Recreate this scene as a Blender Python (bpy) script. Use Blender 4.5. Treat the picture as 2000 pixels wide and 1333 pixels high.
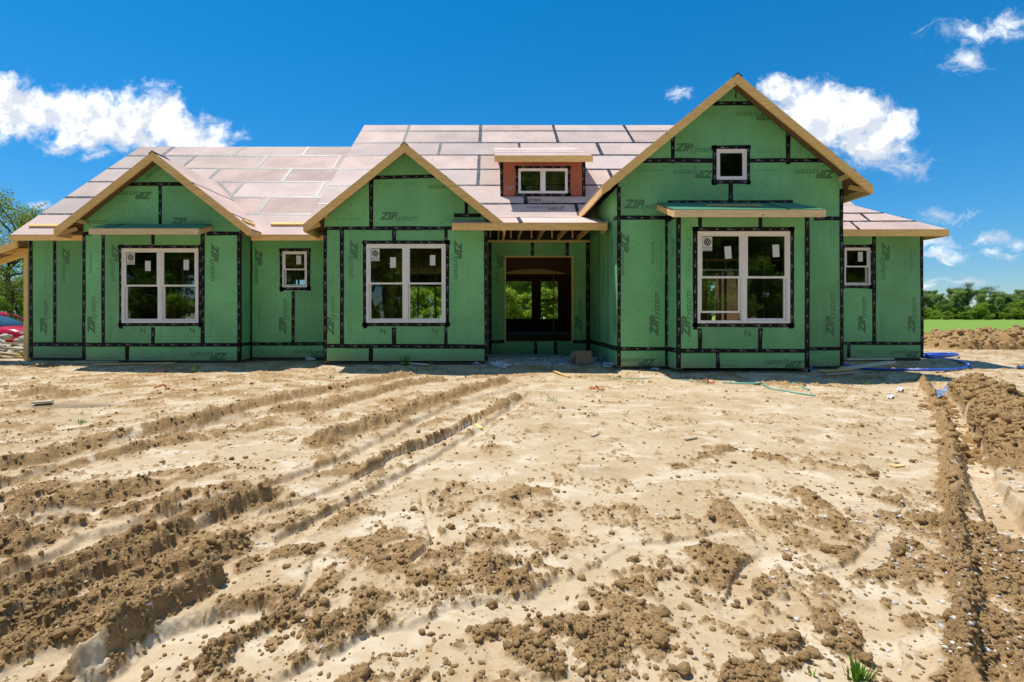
import bpy, bmesh, math, random
import numpy as np
from mathutils import Vector, Matrix

random.seed(7)
rng = np.random.default_rng(11)
for o in list(bpy.data.objects):
    bpy.data.objects.remove(o)
scene = bpy.context.scene
C = scene.collection

# ------------------------------------------------------------------ camera
F, XV, HY, CZ = 930.0, 960.0, 615.0, 1.25      # focal length, vanishing point, horizon in photo pixels; eye height
cam_d = bpy.data.cameras.new("camera")
cam = bpy.data.objects.new("camera", cam_d)
C.objects.link(cam)
cam.location = (0, 0, CZ)
cam.rotation_euler = (math.radians(90), 0, 0)
cam_d.sensor_width = 36
cam_d.lens = 36 * F / 2000
cam_d.shift_x = (1000 - XV) / 2000
cam_d.shift_y = -(666.5 - HY) / 2000
cam_d.clip_start = 0.05
cam_d.clip_end = 5000
scene.camera = cam
scene.cycles.max_bounces = 6
scene.cycles.diffuse_bounces = 3
scene.cycles.glossy_bounces = 3
scene.cycles.transparent_max_bounces = 12

# ------------------------------------------------------------------ sun, exposure
SUN = Vector((0.47, -0.29, -1.5)).normalized()
elev = math.asin(-SUN.z)
sun_d = bpy.data.lights.new("sun", 'SUN')
sun_d.energy = 3.6
sun_d.angle = math.radians(0.5)
sun_d.color = (1.0, 0.95, 0.86)
sun = bpy.data.objects.new("sun", sun_d)
C.objects.link(sun)
sun.rotation_euler = SUN.to_track_quat('-Z', 'Y').to_euler()
sun.location = (-20, 15, 40)
vs = scene.view_settings
vs.view_transform = 'Standard'
vs.look = 'None'
vs.exposure = 0.56
vs.gamma = 1
vs.use_curve_mapping = False

# ------------------------------------------------------------------ world: Nishita sky with clouds
world = bpy.data.worlds.new("World")
scene.world = world
world.use_nodes = True
wn = world.node_tree
wn.nodes.clear()


class NT:
    """small helper to write node graphs as expressions"""
    def __init__(self, nt):
        self.nt = nt

    def new(self, t, **kw):
        n = self.nt.nodes.new(t)
        for k, v in kw.items():
            setattr(n, k, v)
        return n

    def _in(self, sock, v):
        if isinstance(v, bpy.types.NodeSocket):
            self.nt.links.new(v, sock)
        else:
            sock.default_value = v

    def m(self, op, a, b=None, c=None, clamp=False):
        n = self.new('ShaderNodeMath', operation=op, use_clamp=clamp)
        self._in(n.inputs[0], a)
        if b is not None:
            self._in(n.inputs[1], b)
        if c is not None:
            self._in(n.inputs[2], c)
        return n.outputs[0]

    def v(self, op, a, b=None, scale=None, out=0):
        n = self.new('ShaderNodeVectorMath', operation=op)
        self._in(n.inputs[0], a)
        if b is not None:
            self._in(n.inputs[1], b)
        if scale is not None:
            self._in(n.inputs['Scale'], scale)
        return n.outputs[out]

    def sm(self, x, lo, hi, a=0.0, b=1.0):
        n = self.new('ShaderNodeMapRange', interpolation_type='SMOOTHSTEP')
        self._in(n.inputs['Value'], x)
        for k, val in (('From Min', lo), ('From Max', hi), ('To Min', a), ('To Max', b)):
            self._in(n.inputs[k], val)
        return n.outputs['Result']

    def noise(self, vec, scale, detail=4, rough=0.55, dist=0.0, color=False):
        n = self.new('ShaderNodeTexNoise')
        if vec is not None:
            self._in(n.inputs['Vector'], vec)
        n.inputs['Scale'].default_value = scale
        n.inputs['Detail'].default_value = detail
        n.inputs['Roughness'].default_value = rough
        n.inputs['Distortion'].default_value = dist
        return n.outputs['Color' if color else 'Fac']

    def mix(self, f, a, b, blend='MIX'):
        n = self.new('ShaderNodeMix', data_type='RGBA', blend_type=blend)
        self._in(n.inputs[0], f)
        self._in(n.inputs[6], a)
        self._in(n.inputs[7], b)
        return n.outputs[2]

    def comb(self, x, y, z):
        n = self.new('ShaderNodeCombineXYZ')
        for i, q in enumerate((x, y, z)):
            self._in(n.inputs[i], q)
        return n.outputs[0]

    def sep(self, v):
        n = self.new('ShaderNodeSeparateXYZ')
        self._in(n.inputs[0], v)
        return n.outputs

    def link(self, a, b):
        self.nt.links.new(a, b)


W = NT(wn)
sky = W.new('ShaderNodeTexSky', sky_type='NISHITA')
sky.sun_disc = False
sky.sun_elevation = elev
sky.sun_rotation = math.atan2(-SUN.x, -SUN.y)
sky.air_density = 0.85
sky.dust_density = 0.0
sky.ozone_density = 6.0
sky.altitude = 600
hs = W.new('ShaderNodeHueSaturation')
hs.inputs['Hue'].default_value = 0.49
hs.inputs['Saturation'].default_value = 1.31
hs.inputs['Value'].default_value = 0.90
W.link(sky.outputs[0], hs.inputs['Color'])
SKYSTR = 0.12
# soft shoulder so that the bright rim of the sky keeps its blue
sr_, sg_, sb_ = W.sep(hs.outputs[0])
skycol = W.v('SCALE', hs.outputs[0], scale=W.m('DIVIDE', 1.325, W.m('ADD', 1.0, W.m('MULTIPLY', sg_, 0.203))))
tc = W.new('ShaderNodeTexCoord')
D3 = tc.outputs['Generated']
dx, dy, dz = W.sep(D3)
ysafe = W.m('MAXIMUM', dy, 0.05)
front = W.sm(dy, 0.25, 0.4)
U = W.m('DIVIDE', dx, ysafe)
V_ = W.m('DIVIDE', dz, ysafe)
P = W.comb(U, V_, 0.0)
wob = W.v('SUBTRACT', W.noise(P, 9, 6, 0.6, color=True), (0.5, 0.5, 0.5))
Pw = W.v('ADD', P, W.v('SCALE', wob, scale=0.09))
mask = None
clouds = [(20, 205, 110, 52), (60, 235, 105, 46), (150, 225, 130, 58), (265, 235, 125, 68), (345, 262, 115, 54), (185, 258, 110, 40), (400, 280, 50, 26),
          (1585, 225, 105, 74), (1650, 235, 115, 70), (1725, 255, 90, 52), (1680, 285, 74, 40), (1520, 180, 44, 34)]
wisps = [(1334, 186, 26, 18), (1890, 115, 46, 30), (1930, 62, 120, 24), (1975, 45, 60, 22), (1760, 322, 70, 36), (1700, 300, 60, 40),
         (1842, 420, 56, 20), (1940, 470, 50, 16), (1832, 497, 66, 17), (1945, 500, 40, 14), (1880, 549, 48, 11), (1835, 470, 50, 15),
         (85, 405, 30, 12), (0, 270, 18, 18), (190, 305, 50, 11), (1995, 480, 24, 18), (1790, 560, 60, 12), (110, 285, 40, 12)]


def blob(lst, src):
    out = None
    for (cx, cy, rx, ry) in lst:
        q = W.v('SUBTRACT', src, ((cx - XV) / F, (HY - cy) / F, 0))
        q = W.v('MULTIPLY', q, (F / rx, F / ry, 0))
        l = W.m('SUBTRACT', 1.0, W.v('LENGTH', q, out=1))
        out = l if out is None else W.m('MAXIMUM', out, l)
    return out


mask = blob(clouds, Pw)
n1 = W.noise(P, 17, 9, 0.64, 0.3)
e = W.m('ADD', mask, W.m('MULTIPLY', W.m('SUBTRACT', n1, 0.5), 2.1))
cov = W.sm(e, -0.10, 0.62)
nw = W.noise(W.v('MULTIPLY', Pw, (0.8, 1.5, 1)), 20, 9, 0.70, 0.8)
ew = W.m('ADD', blob(wisps, Pw), W.m('MULTIPLY', W.m('SUBTRACT', nw, 0.5), 3.0))
covw = W.m('MULTIPLY', W.sm(ew, -0.1, 1.3), 0.75)
cov = W.m('MULTIPLY', W.m('MAXIMUM', cov, covw), front)
# cumulus go on behind and beside the viewer, thickened there for neutral fill light
zs = W.m('MAXIMUM', dz, 0.06)
Pb = W.comb(W.m('DIVIDE', dx, zs), W.m('DIVIDE', dy, zs), 0.0)
nb = W.noise(Pb, 0.9, 8, 0.6)
covb = W.m('MULTIPLY', W.sm(nb, 0.54, 0.66), W.m('MULTIPLY', W.sm(dy, 0.2, -0.1), W.sm(dz, 0.03, 0.12)))
cov = W.m('MAXIMUM', cov, covb)
# relief of the cloud: density towards the sun against density here
n2 = W.noise(P, 13, 7, 0.6)
n3 = W.noise(W.v('ADD', P, (-0.012, 0.028, 0)), 13, 7, 0.6)
sh = W.m('ADD', 0.62, W.m('MULTIPLY', W.m('SUBTRACT', n2, n3), 2.6))
above = blob(clouds, W.v('ADD', Pw, (-0.008, 0.03, 0)))
sh = W.m('SUBTRACT', sh, W.m('MULTIPLY', W.sm(W.m('SUBTRACT', above, mask), 0.05, 0.5), 0.45))
sh = W.m('SUBTRACT', sh, W.m('MULTIPLY', W.sm(mask, 0.25, 0.8), 0.18))
sh = W.sm(sh, 0.15, 0.75)
ccol = W.mix(sh, (4.3, 4.6, 5.1, 1), (7.9, 7.9, 7.8, 1))
fin = W.mix(W.m('MULTIPLY', cov, 0.97), skycol, ccol)
bg = W.new('ShaderNodeBackground')
bg.inputs['Strength'].default_value = SKYSTR
W.link(fin, bg.inputs['Color'])
wo = W.new('ShaderNodeOutputWorld')
W.link(bg.outputs[0], wo.inputs['Surface'])

# ------------------------------------------------------------------ geometry helpers
def X(px, d):
    return (px - XV) * d / F


def Z(py, d):
    return CZ + (HY - py) * d / F


def GP(px, py, h=0.0):
    """photo pixel of a point on the ground -> world x, y"""
    d = (CZ - h) * F / (py - HY)
    return (X(px, d), d)


class MB:
    def __init__(self):
        self.v, self.f, self.mi = [], [], []

    def add(self, verts, faces, mi=0):
        n = len(self.v)
        self.v += [tuple(p) for p in verts]
        self.f += [tuple(i + n for i in f) for f in faces]
        self.mi += [mi] * len(faces)
        return self

    def box(self, x0, x1, y0, y1, z0, z1, mi=0):
        return self.add([(x0, y0, z0), (x1, y0, z0), (x1, y1, z0), (x0, y1, z0), (x0, y0, z1), (x1, y0, z1), (x1, y1, z1), (x0, y1, z1)],
                        [(0, 3, 2, 1), (4, 5, 6, 7), (0, 1, 5, 4), (1, 2, 6, 5), (2, 3, 7, 6), (3, 0, 4, 7)], mi)

    def prism(self, pts, off, mi=0):
        """closed prism from a planar polygon (list of 3D points) and an offset vector"""
        n = len(pts)
        a = [Vector(p) for p in pts]
        o = Vector(off)
        nrm = Vector((0, 0, 0))
        for i in range(n):
            nrm += a[i].cross(a[(i + 1) % n])
        if nrm.dot(o) > 0:
            a.reverse()
        b = [p + o for p in a]
        faces = [tuple(range(n)), tuple(range(2 * n - 1, n - 1, -1))]
        for i in range(n):
            j = (i + 1) % n
            faces.append((j, i, n + i, n + j))
        return self.add(a + b, faces, mi)

    def beam(self, p, q, w, h, up=(0, 0, 1), mi=0):
        p, q = Vector(p), Vector(q)
        t = (q - p).normalized()
        s = t.cross(Vector(up))
        if s.length < 1e-4:
            s = t.cross(Vector((0, 1, 0)))
        s.normalize()
        u = s.cross(t).normalized()
        c = [p - s * w / 2 - u * h / 2, p + s * w / 2 - u * h / 2, p + s * w / 2 + u * h / 2, p - s * w / 2 + u * h / 2]
        return self.prism(c, q - p, mi)

    def build(self, name, mats, parent=None, smooth=False):
        me = bpy.data.meshes.new(name)
        me.from_pydata(self.v, [], self.f)
        if not isinstance(mats, (list, tuple)):
            mats = [mats]
        for m_ in mats:
            me.materials.append(m_)
        if len(mats) > 1:
            me.polygons.foreach_set('material_index', self.mi)
        if smooth:
            me.polygons.foreach_set('use_smooth', [True] * len(me.polygons))
        me.update()
        return link(name, me, parent)


HOUSE_AT = Vector((-0.5, 12.0, 0.0))


def link(name, me, parent=None):
    o = bpy.data.objects.new(name, me)
    C.objects.link(o)
    if parent is not None:
        o.parent = parent
        if parent.type == 'EMPTY' and parent.get('world_parts'):
            o.matrix_parent_inverse = Matrix.Translation(-Vector(parent.location))
    return o


def tag(o, label=None, cat=None, group=None, kind=None):
    if label:
        o['label'] = label
    if cat:
        o['category'] = cat
    if group:
        o['group'] = group
    if kind:
        o['kind'] = kind
    return o


def empty(name, loc, rz=0.0, world_parts=False):
    o = bpy.data.objects.new(name, None)
    C.objects.link(o)
    o.location = loc
    o.rotation_euler = (0, 0, rz)
    o.empty_display_size = 0.3
    if world_parts:
        o['world_parts'] = 1
    return o


def np_mesh(name, verts, faces, mats, smooth=False, attrs=None, mi=None):
    """verts (n,3) array, faces (m,k) array"""
    me = bpy.data.meshes.new(name)
    verts = np.ascontiguousarray(verts, dtype=np.float32)
    faces = np.ascontiguousarray(faces, dtype=np.int32)
    m_, k = faces.shape
    me.vertices.add(len(verts))
    me.vertices.foreach_set('co', verts.ravel())
    me.loops.add(m_ * k)
    me.loops.foreach_set('vertex_index', faces.ravel())
    me.polygons.add(m_)
    me.polygons.foreach_set('loop_start', np.arange(0, m_ * k, k, dtype=np.int32))
    me.polygons.foreach_set('loop_total', np.full(m_, k, dtype=np.int32))
    for mm in (mats if isinstance(mats, (list, tuple)) else [mats]):
        me.materials.append(mm)
    if mi is not None:
        me.polygons.foreach_set('material_index', np.asarray(mi, dtype=np.int32))
    if smooth:
        me.polygons.foreach_set('use_smooth', np.ones(m_, dtype=bool))
    me.update(calc_edges=True)
    for an, av in (attrs or {}).items():
        at = me.attributes.new(an, 'FLOAT', 'POINT')
        at.data.foreach_set('value', np.ascontiguousarray(av, dtype=np.float32))
    return me


# ------------------------------------------------------------------ materials
def new_mat(name):
    m_ = bpy.data.materials.new(name)
    m_.use_nodes = True
    n = NT(m_.node_tree)
    b = m_.node_tree.nodes['Principled BSDF']
    return m_, n, b


def obj_coord(n):
    return n.new('ShaderNodeTexCoord').outputs['Object']


def simple(name, col, rough=0.6, var=0.12, scale=8.0, spec=0.5, metal=0.0, bump=0.0):
    m_, n, b = new_mat(name)
    co = obj_coord(n)
    f = n.noise(co, scale, 5)
    k = n.sm(f, 0.3, 0.7, 1 - var, 1 + var)
    c = n.v('SCALE', col[:3], scale=k)
    n.link(c, b.inputs['Base Color'])
    b.inputs['Roughness'].default_value = rough
    b.inputs['Specular IOR Level'].default_value = spec
    b.inputs['Metallic'].default_value = metal
    if bump:
        bp = n.new('ShaderNodeBump')
        bp.inputs['Strength'].default_value = bump
        bp.inputs['Distance'].default_value = 0.01
        n.link(n.noise(co, scale * 6, 5), bp.inputs['Height'])
        n.link(bp.outputs[0], b.inputs['Normal'])
    return m_


def panel_mat(name, col, rough, nail=True, var=0.10, spec=0.4):
    m_, n, b = new_mat(name)
    co = obj_coord(n)
    oi = n.new('ShaderNodeObjectInfo').outputs['Random']
    big = n.sm(n.noise(co, 1.3, 4), 0.3, 0.7, 1 - var, 1 + var)
    fine = n.sm(n.noise(co, 55, 3, 0.7), 0.25, 0.75, 0.90, 1.10)
    rnd = n.m('ADD', 0.87, n.m('MULTIPLY', oi, 0.22))
    k = n.m('MULTIPLY', n.m('MULTIPLY', big, fine), rnd)
    if nail:
        x, y, z = n.sep(co)
        a = n.m('ADD', x, y)
        ux = n.m('SUBTRACT', n.m('FRACT', n.m('DIVIDE', a, 0.305)), 0.5)
        uz = n.m('SUBTRACT', n.m('FRACT', n.m('DIVIDE', z, 0.205)), 0.5)
        r = n.m('SQRT', n.m('ADD', n.m('POWER', n.m('MULTIPLY', ux, 0.305), 2.0), n.m('POWER', n.m('MULTIPLY', uz, 0.205), 2.0)))
        dot = n.sm(r, 0.010, 0.018, 0.5, 1.0)
        k = n.m('MULTIPLY', k, dot)
        # faint pale scuffs
        sc = n.noise(n.v('MULTIPLY', co, (6, 6, 0.7)), 2.2, 3, 0.7)
        k = n.m('MULTIPLY', k, n.sm(sc, 0.70, 0.80, 1.0, 1.35))
    c = n.v('SCALE', col, scale=k)
    if nail:
        # mud splashed up from the ground, and dusty streaks
        sp = n.m('ADD', z, n.m('MULTIPLY', n.m('SUBTRACT', n.noise(co, 7, 6, 0.7), 0.5), 0.55))
        c = n.mix(n.sm(sp, 0.42, 0.12, 0, 0.5), c, (0.36, 0.27, 0.17, 1))
        du = n.noise(n.v('MULTIPLY', co, (9, 9, 1.0)), 1.0, 5, 0.65)
        c = n.mix(n.sm(du, 0.52, 0.78, 0, 0.22), c, (0.42, 0.50, 0.33, 1))
    else:
        fl = n.noise(n.v('MULTIPLY', co, (14, 55, 55)), 1.0, 4, 0.7)
        c = n.mix(n.sm(fl, 0.42, 0.68, 0, 0.30), c, (col[0] * .55, col[1] * .5, col[2] * .48, 1))
        r2 = n.m('FRACT', n.m('MULTIPLY', oi, 7.31))
        c = n.mix(n.m('MULTIPLY', r2, 0.55), c, (col[0] * .80, col[1] * .95, col[2] * 1.08, 1))
        c = n.v('SCALE', c, scale=n.m('ADD', 0.84, n.m('MULTIPLY', n.m('FRACT', n.m('MULTIPLY', oi, 3.7)), 0.26)))
        fo = n.noise(co, 2.6, 6, 0.7)
        c = n.mix(n.sm(fo, 0.55, 0.72, 0, 0.35), c, (col[0] * .72, col[1] * .74, col[2] * .74, 1))
    n.link(c, b.inputs['Base Color'])
    b.inputs['Roughness'].default_value = rough
    b.inputs['Specular IOR Level'].default_value = spec
    bp = n.new('ShaderNodeBump')
    bp.inputs['Strength'].default_value = 0.12
    bp.inputs['Distance'].default_value = 0.004
    n.link(n.noise(co, 40, 4, 0.7), bp.inputs['Height'])
    n.link(bp.outputs[0], b.inputs['Normal'])
    return m_


def wood_mat(name, col, dark=0.6, stretch=(1.2, 14, 14), scale=3.0, rough=0.7):
    m_, n, b = new_mat(name)
    co = obj_coord(n)
    oi = n.new('ShaderNodeObjectInfo').outputs['Random']
    g = n.noise(n.v('MULTIPLY', co, stretch), scale, 6, 0.65, 0.4)
    k = n.sm(g, 0.25, 0.75, 0.78, 1.12)
    vo = n.new('ShaderNodeTexVoronoi')
    vo.inputs['Scale'].default_value = 3.2
    n.link(co, vo.inputs['Vector'])
    kn = n.sm(vo.outputs['Distance'], 0.03, 0.085, 0.35, 1.0)
    spot = n.sm(n.noise(co, 24, 2), 0.66, 0.74, 1.0, 0.72)
    k = n.m('MULTIPLY', n.m('MULTIPLY', k, kn), n.m('MULTIPLY', spot, n.m('ADD', 0.88, n.m('MULTIPLY', oi, 0.24))))
    warm = n.mix(n.noise(co, 1.7, 3), tuple(col) + (1,), (col[0] * 0.95, col[1] * 0.86, col[2] * 0.7, 1))
    c = n.v('SCALE', warm, scale=k)
    n.link(c, b.inputs['Base Color'])
    b.inputs['Roughness'].default_value = rough
    b.inputs['Specular IOR Level'].default_value = 0.3
    return m_


GREEN = panel_mat('green_sheathing', (0.185, 0.515, 0.225), 0.62)
ROOFM = panel_mat('roof_sheathing', (0.75, 0.555, 0.465), 0.68, nail=False, var=0.14, spec=0.06)
DORM = panel_mat('shaded_dormer_sheathing', (0.44, 0.135, 0.065), 0.6, nail=False)  # same boards as the sunlit roof, shade put into this colour
TEAL = panel_mat('green_awning_sheathing', (0.08, 0.33, 0.20), 0.55, nail=False)
TAPE = simple('black_seam_tape', (0.010, 0.010, 0.011), 0.6, 0.3, 12, 0.2)
ROOFTAPE = simple('dark_roof_tape', (0.018, 0.02, 0.026), 0.45, 0.5, 14, 0.3)
TPRINT = simple('tape_print', (0.20, 0.215, 0.25), 0.5, 0.1)
INK = simple('printed_ink', (0.085, 0.215, 0.10), 0.7, 0.25, 30)
INK2 = simple('faint_printed_ink', (0.125, 0.32, 0.145), 0.7, 0.25, 30)
RINK = simple('roof_ink', (0.36, 0.23, 0.20), 0.7, 0.2, 30)
PINE = wood_mat('pine_board', (0.92, 0.63, 0.26))
PINEV = wood_mat('pine_upright', (0.86, 0.60, 0.30), stretch=(14, 14, 1.2))
PINED = wood_mat('pine_joist', (0.84, 0.57, 0.28), stretch=(14, 1.2, 14))
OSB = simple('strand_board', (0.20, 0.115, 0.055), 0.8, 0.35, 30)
PALEW = wood_mat('bleached_board', (0.82, 0.76, 0.64))
PINEL = wood_mat('pale_pine_board', (0.95, 0.76, 0.46))
GREYWOOD = wood_mat('weathered_board', (0.52, 0.45, 0.36))
VINYL = simple('white_vinyl', (0.90, 0.89, 0.87), 0.35, 0.03, 5, 0.5)
PAPER = simple('white_sticker', (0.72, 0.76, 0.72), 0.6, 0.04)
BLACK = simple('black_print', (0.015, 0.015, 0.015), 0.6, 0.1)
CONC = simple('concrete', (0.11, 0.10, 0.085), 0.9, 0.25, 7, 0.2, bump=0.3)
ATTIC = simple('unlit_attic_board', (0.035, 0.022, 0.012), 0.9, 0.3, 10)  # dark copy of the strand board, porch-roof darkness put into its colour
DARKFLOOR = simple('subfloor', (0.13, 0.07, 0.035), 0.85, 0.25, 6)


def glass_mat():
    m_, n, b = new_mat('window_glass')
    nt = m_.node_tree
    nt.nodes.remove(b)
    tr = n.new('ShaderNodeBsdfTransparent')
    tr.inputs['Color'].default_value = (0.78, 0.84, 0.78, 1)
    gl = n.new('ShaderNodeBsdfGlossy')
    gl.inputs['Roughness'].default_value = 0.015
    gl.inputs['Color'].default_value = (0.95, 1.0, 0.97, 1)
    bp = n.new('ShaderNodeBump')
    bp.inputs['Strength'].default_value = 0.05
    bp.inputs['Distance'].default_value = 0.02
    n.link(n.noise(obj_coord(n), 2.0, 2), bp.inputs['Height'])
    n.link(bp.outputs[0], gl.inputs['Normal'])
    fr = n.new('ShaderNodeFresnel')
    fr.inputs['IOR'].default_value = 1.75
    mx = n.new('ShaderNodeMixShader')
    n.link(fr.outputs[0], mx.inputs[0])
    n.link(tr.outputs[0], mx.inputs[1])
    n.link(gl.outputs[0], mx.inputs[2])
    n.link(mx.outputs[0], nt.nodes['Material Output'].inputs['Surface'])
    return m_


GLASS = glass_mat()


def ground_mat():
    m_, n, b = new_mat('construction_soil')
    co = obj_coord(n)
    A = lambda k: n.new('ShaderNodeAttribute', attribute_name=k).outputs['Fac']
    clod, wet, gr = A('clod'), A('wet'), A('grass')
    f1 = n.noise(co, 1.1, 6, 0.6)
    f2 = n.noise(co, 14, 6, 0.65)
    f3 = n.noise(co, 90, 3, 0.6)
    silt = n.mix(n.sm(f1, 0.35, 0.65), (0.53, 0.41, 0.26, 1), (0.43, 0.305, 0.165, 1))
    silt = n.mix(n.sm(n.noise(n.v('MULTIPLY', co, (1.0, 1.6, 1.0)), 2.1, 5, 0.6, 0.6), 0.50, 0.64, 0, 0.75), silt, (0.66, 0.56, 0.41, 1))
    silt = n.mix(n.sm(f2, 0.35, 0.75, 0.0, 0.45), silt, (0.57, 0.465, 0.325, 1))
    soil = n.mix(n.sm(f2, 0.3, 0.7), (0.345, 0.21, 0.088, 1), (0.475, 0.31, 0.145, 1))
    soil = n.mix(n.sm(f3, 0.45, 0.7, 0, 0.5), soil, (0.27, 0.155, 0.065, 1))
    cm = n.sm(n.m('ADD', clod, n.m('MULTIPLY', n.m('SUBTRACT', f2, 0.5), 0.7)), 0.12, 0.75)
    col = n.mix(cm, silt, soil)
    # small dark crumbs lying on the crust
    vo = n.new('ShaderNodeTexVoronoi')
    vo.inputs['Scale'].default_value = 34
    n.link(co, vo.inputs['Vector'])
    cr = n.m('MULTIPLY', n.sm(vo.outputs['Distance'], 0.20, 0.12), n.sm(n.noise(co, 2.3, 4, 0.6), 0.40, 0.62))
    col = n.mix(n.m('MULTIPLY', cr, 0.75), col, (0.25, 0.15, 0.07, 1))
    v2 = n.new('ShaderNodeTexVoronoi')
    v2.inputs['Scale'].default_value = 13
    n.link(n.v('ADD', co, n.v('SCALE', n.noise(co, 25, 3, 0.6, color=True), scale=0.06)), v2.inputs['Vector'])
    cr2 = n.m('MULTIPLY', n.sm(v2.outputs['Distance'], 0.17, 0.10), n.sm(n.noise(co, 1.3, 4, 0.6), 0.45, 0.6))
    col = n.mix(n.m('MULTIPLY', cr2, 0.7), col, (0.27, 0.165, 0.08, 1))
    # shrinkage cracks in the dried silt
    vc = n.new('ShaderNodeTexVoronoi', feature='DISTANCE_TO_EDGE')
    vc.inputs['Scale'].default_value = 4.2
    n.link(n.v('ADD', co, n.v('SCALE', n.noise(co, 5, 4, 0.6, color=True), scale=0.35)), vc.inputs['Vector'])
    ck = n.m('MULTIPLY', n.sm(vc.outputs['Distance'], 0.018, 0.004), n.sm(n.noise(co, 0.9, 3), 0.50, 0.58))
    col = n.mix(n.m('MULTIPLY', ck, 0.55), col, (0.22, 0.14, 0.07, 1))
    # gritty speckle
    col = n.mix(n.sm(n.noise(co, 170, 2, 0.7), 0.60, 0.74, 0, 0.5), col, (0.27, 0.17, 0.085, 1))
    col = n.mix(n.m('MULTIPLY', wet, 0.75), col, (0.20, 0.13, 0.08, 1))
    gcol = n.mix(n.noise(co, 0.35, 5, 0.7), (0.13, 0.245, 0.022, 1), (0.23, 0.33, 0.045, 1))
    col = n.mix(gr, col, gcol)
    n.link(col, b.inputs['Base Color'])
    n.link(n.sm(wet, 0.2, 0.9, 0.92, 0.25), b.inputs['Roughness'])
    b.inputs['Specular IOR Level'].default_value = 0.25
    bp = n.new('ShaderNodeBump')
    bp.inputs['Distance'].default_value = 0.02
    n.link(n.sm(cm, 0, 1, 0.22, 1.0), bp.inputs['Strength'])
    hgt = n.m('ADD', n.noise(co, 30, 6, 0.7), n.m('MULTIPLY', n.noise(co, 110, 3, 0.6), 0.5))
    n.link(hgt, bp.inputs['Height'])
    n.link(bp.outputs[0], b.inputs['Normal'])
    return m_


SOIL = ground_mat()


def clod_mat():
    m_, n, b = new_mat('soil_clod')
    co = n.new('ShaderNodeNewGeometry').outputs['Position']
    f2 = n.noise(co, 18, 6, 0.65)
    c = n.mix(n.sm(f2, 0.3, 0.7), (0.345, 0.21, 0.088, 1), (0.48, 0.315, 0.145, 1))
    c = n.mix(n.sm(n.noise(co, 3, 3), 0.4, 0.7, 0, 0.5), c, (0.33, 0.205, 0.095, 1))
    n.link(c, b.inputs['Base Color'])
    b.inputs['Roughness'].default_value = 0.95
    b.inputs['Specular IOR Level'].default_value = 0.15
    bp = n.new('ShaderNodeBump')
    bp.inputs['Strength'].default_value = 1.0
    bp.inputs['Distance'].default_value = 0.02
    n.link(n.noise(co, 60, 5, 0.7), bp.inputs['Height'])
    n.link(bp.outputs[0], b.inputs['Normal'])
    return m_


CLOD = clod_mat()
STONE = simple('pale_limestone', (0.52, 0.49, 0.44), 0.85, 0.4, 9, 0.25)
ROCK = simple('tan_rock', (0.50, 0.44, 0.37), 0.9, 0.3, 5, 0.2, bump=0.4)


def leaf_mat(name, a, b_):
    m_, n, bs = new_mat(name)
    nt = m_.node_tree
    nt.nodes.remove(bs)
    geo = n.new('ShaderNodeNewGeometry')
    oi = n.new('ShaderNodeObjectInfo').outputs['Random']
    f = n.noise(geo.outputs['Position'], 1.3, 3)
    k = n.m('ADD', n.m('MULTIPLY', geo.outputs['Random Per Island'], 0.6), n.m('MULTIPLY', f, 0.4))
    c = n.mix(k, tuple(a) + (1,), tuple(b_) + (1,))
    c = n.v('SCALE', c, scale=n.m('ADD', 0.8, n.m('MULTIPLY', oi, 0.4)))
    d = n.new('ShaderNodeBsdfDiffuse')
    t = n.new('ShaderNodeBsdfTranslucent')
    n.link(c, d.inputs['Color'])
    n.link(n.v('MULTIPLY', c, (1.25, 1.2, 0.6)), t.inputs['Color'])
    mx = n.new('ShaderNodeMixShader')
    mx.inputs[0].default_value = 0.5
    n.link(d.outputs[0], mx.inputs[1])
    n.link(t.outputs[0], mx.inputs[2])
    n.link(mx.outputs[0], nt.nodes['Material Output'].inputs['Surface'])
    return m_


LEAF_A = leaf_mat('fresh_leaf', (0.17, 0.28, 0.04), (0.33, 0.46, 0.09))
LEAF_B = leaf_mat('deep_leaf', (0.11, 0.20, 0.04), (0.22, 0.33, 0.075))
LEAF_C = leaf_mat('olive_leaf', (0.10, 0.13, 0.045), (0.19, 0.22, 0.08))
LEAF_E = leaf_mat('spring_leaf', (0.14, 0.20, 0.045), (0.26, 0.33, 0.085))
LEAF_D = leaf_mat('hazy_leaf', (0.20, 0.30, 0.11), (0.33, 0.44, 0.19))  # far leaves paled, distance haze put into their colour
BARK = simple('bark', (0.085, 0.065, 0.05), 0.95, 0.35, 6, 0.1)
GRASSM = leaf_mat('grass_blade', (0.10, 0.24, 0.03), (0.18, 0.36, 0.06))

# ------------------------------------------------------------------ noise in numpy
def _hash(ix, iy, seed):
    h = (ix.astype(np.int64) * 374761393 + iy.astype(np.int64) * 668265263 + seed * 1442695041) & 0xFFFFFFFF
    h = ((h ^ (h >> 13)) * 1274126177) & 0xFFFFFFFF
    h = ((h ^ (h >> 16)) * 2246822519) & 0xFFFFFFFF
    return ((h ^ (h >> 15)) & 0xFFFFFF).astype(np.float64) / 0xFFFFFF


def vnoise(x, y, seed=0):
    ix, iy = np.floor(x), np.floor(y)
    fx, fy = x - ix, y - iy
    u = fx * fx * fx * (fx * (fx * 6 - 15) + 10)
    w = fy * fy * fy * (fy * (fy * 6 - 15) + 10)
    a, b = _hash(ix, iy, seed), _hash(ix + 1, iy, seed)
    c, d = _hash(ix, iy + 1, seed), _hash(ix + 1, iy + 1, seed)
    return (a * (1 - u) + b * u) * (1 - w) + (c * (1 - u) + d * u) * w


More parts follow.
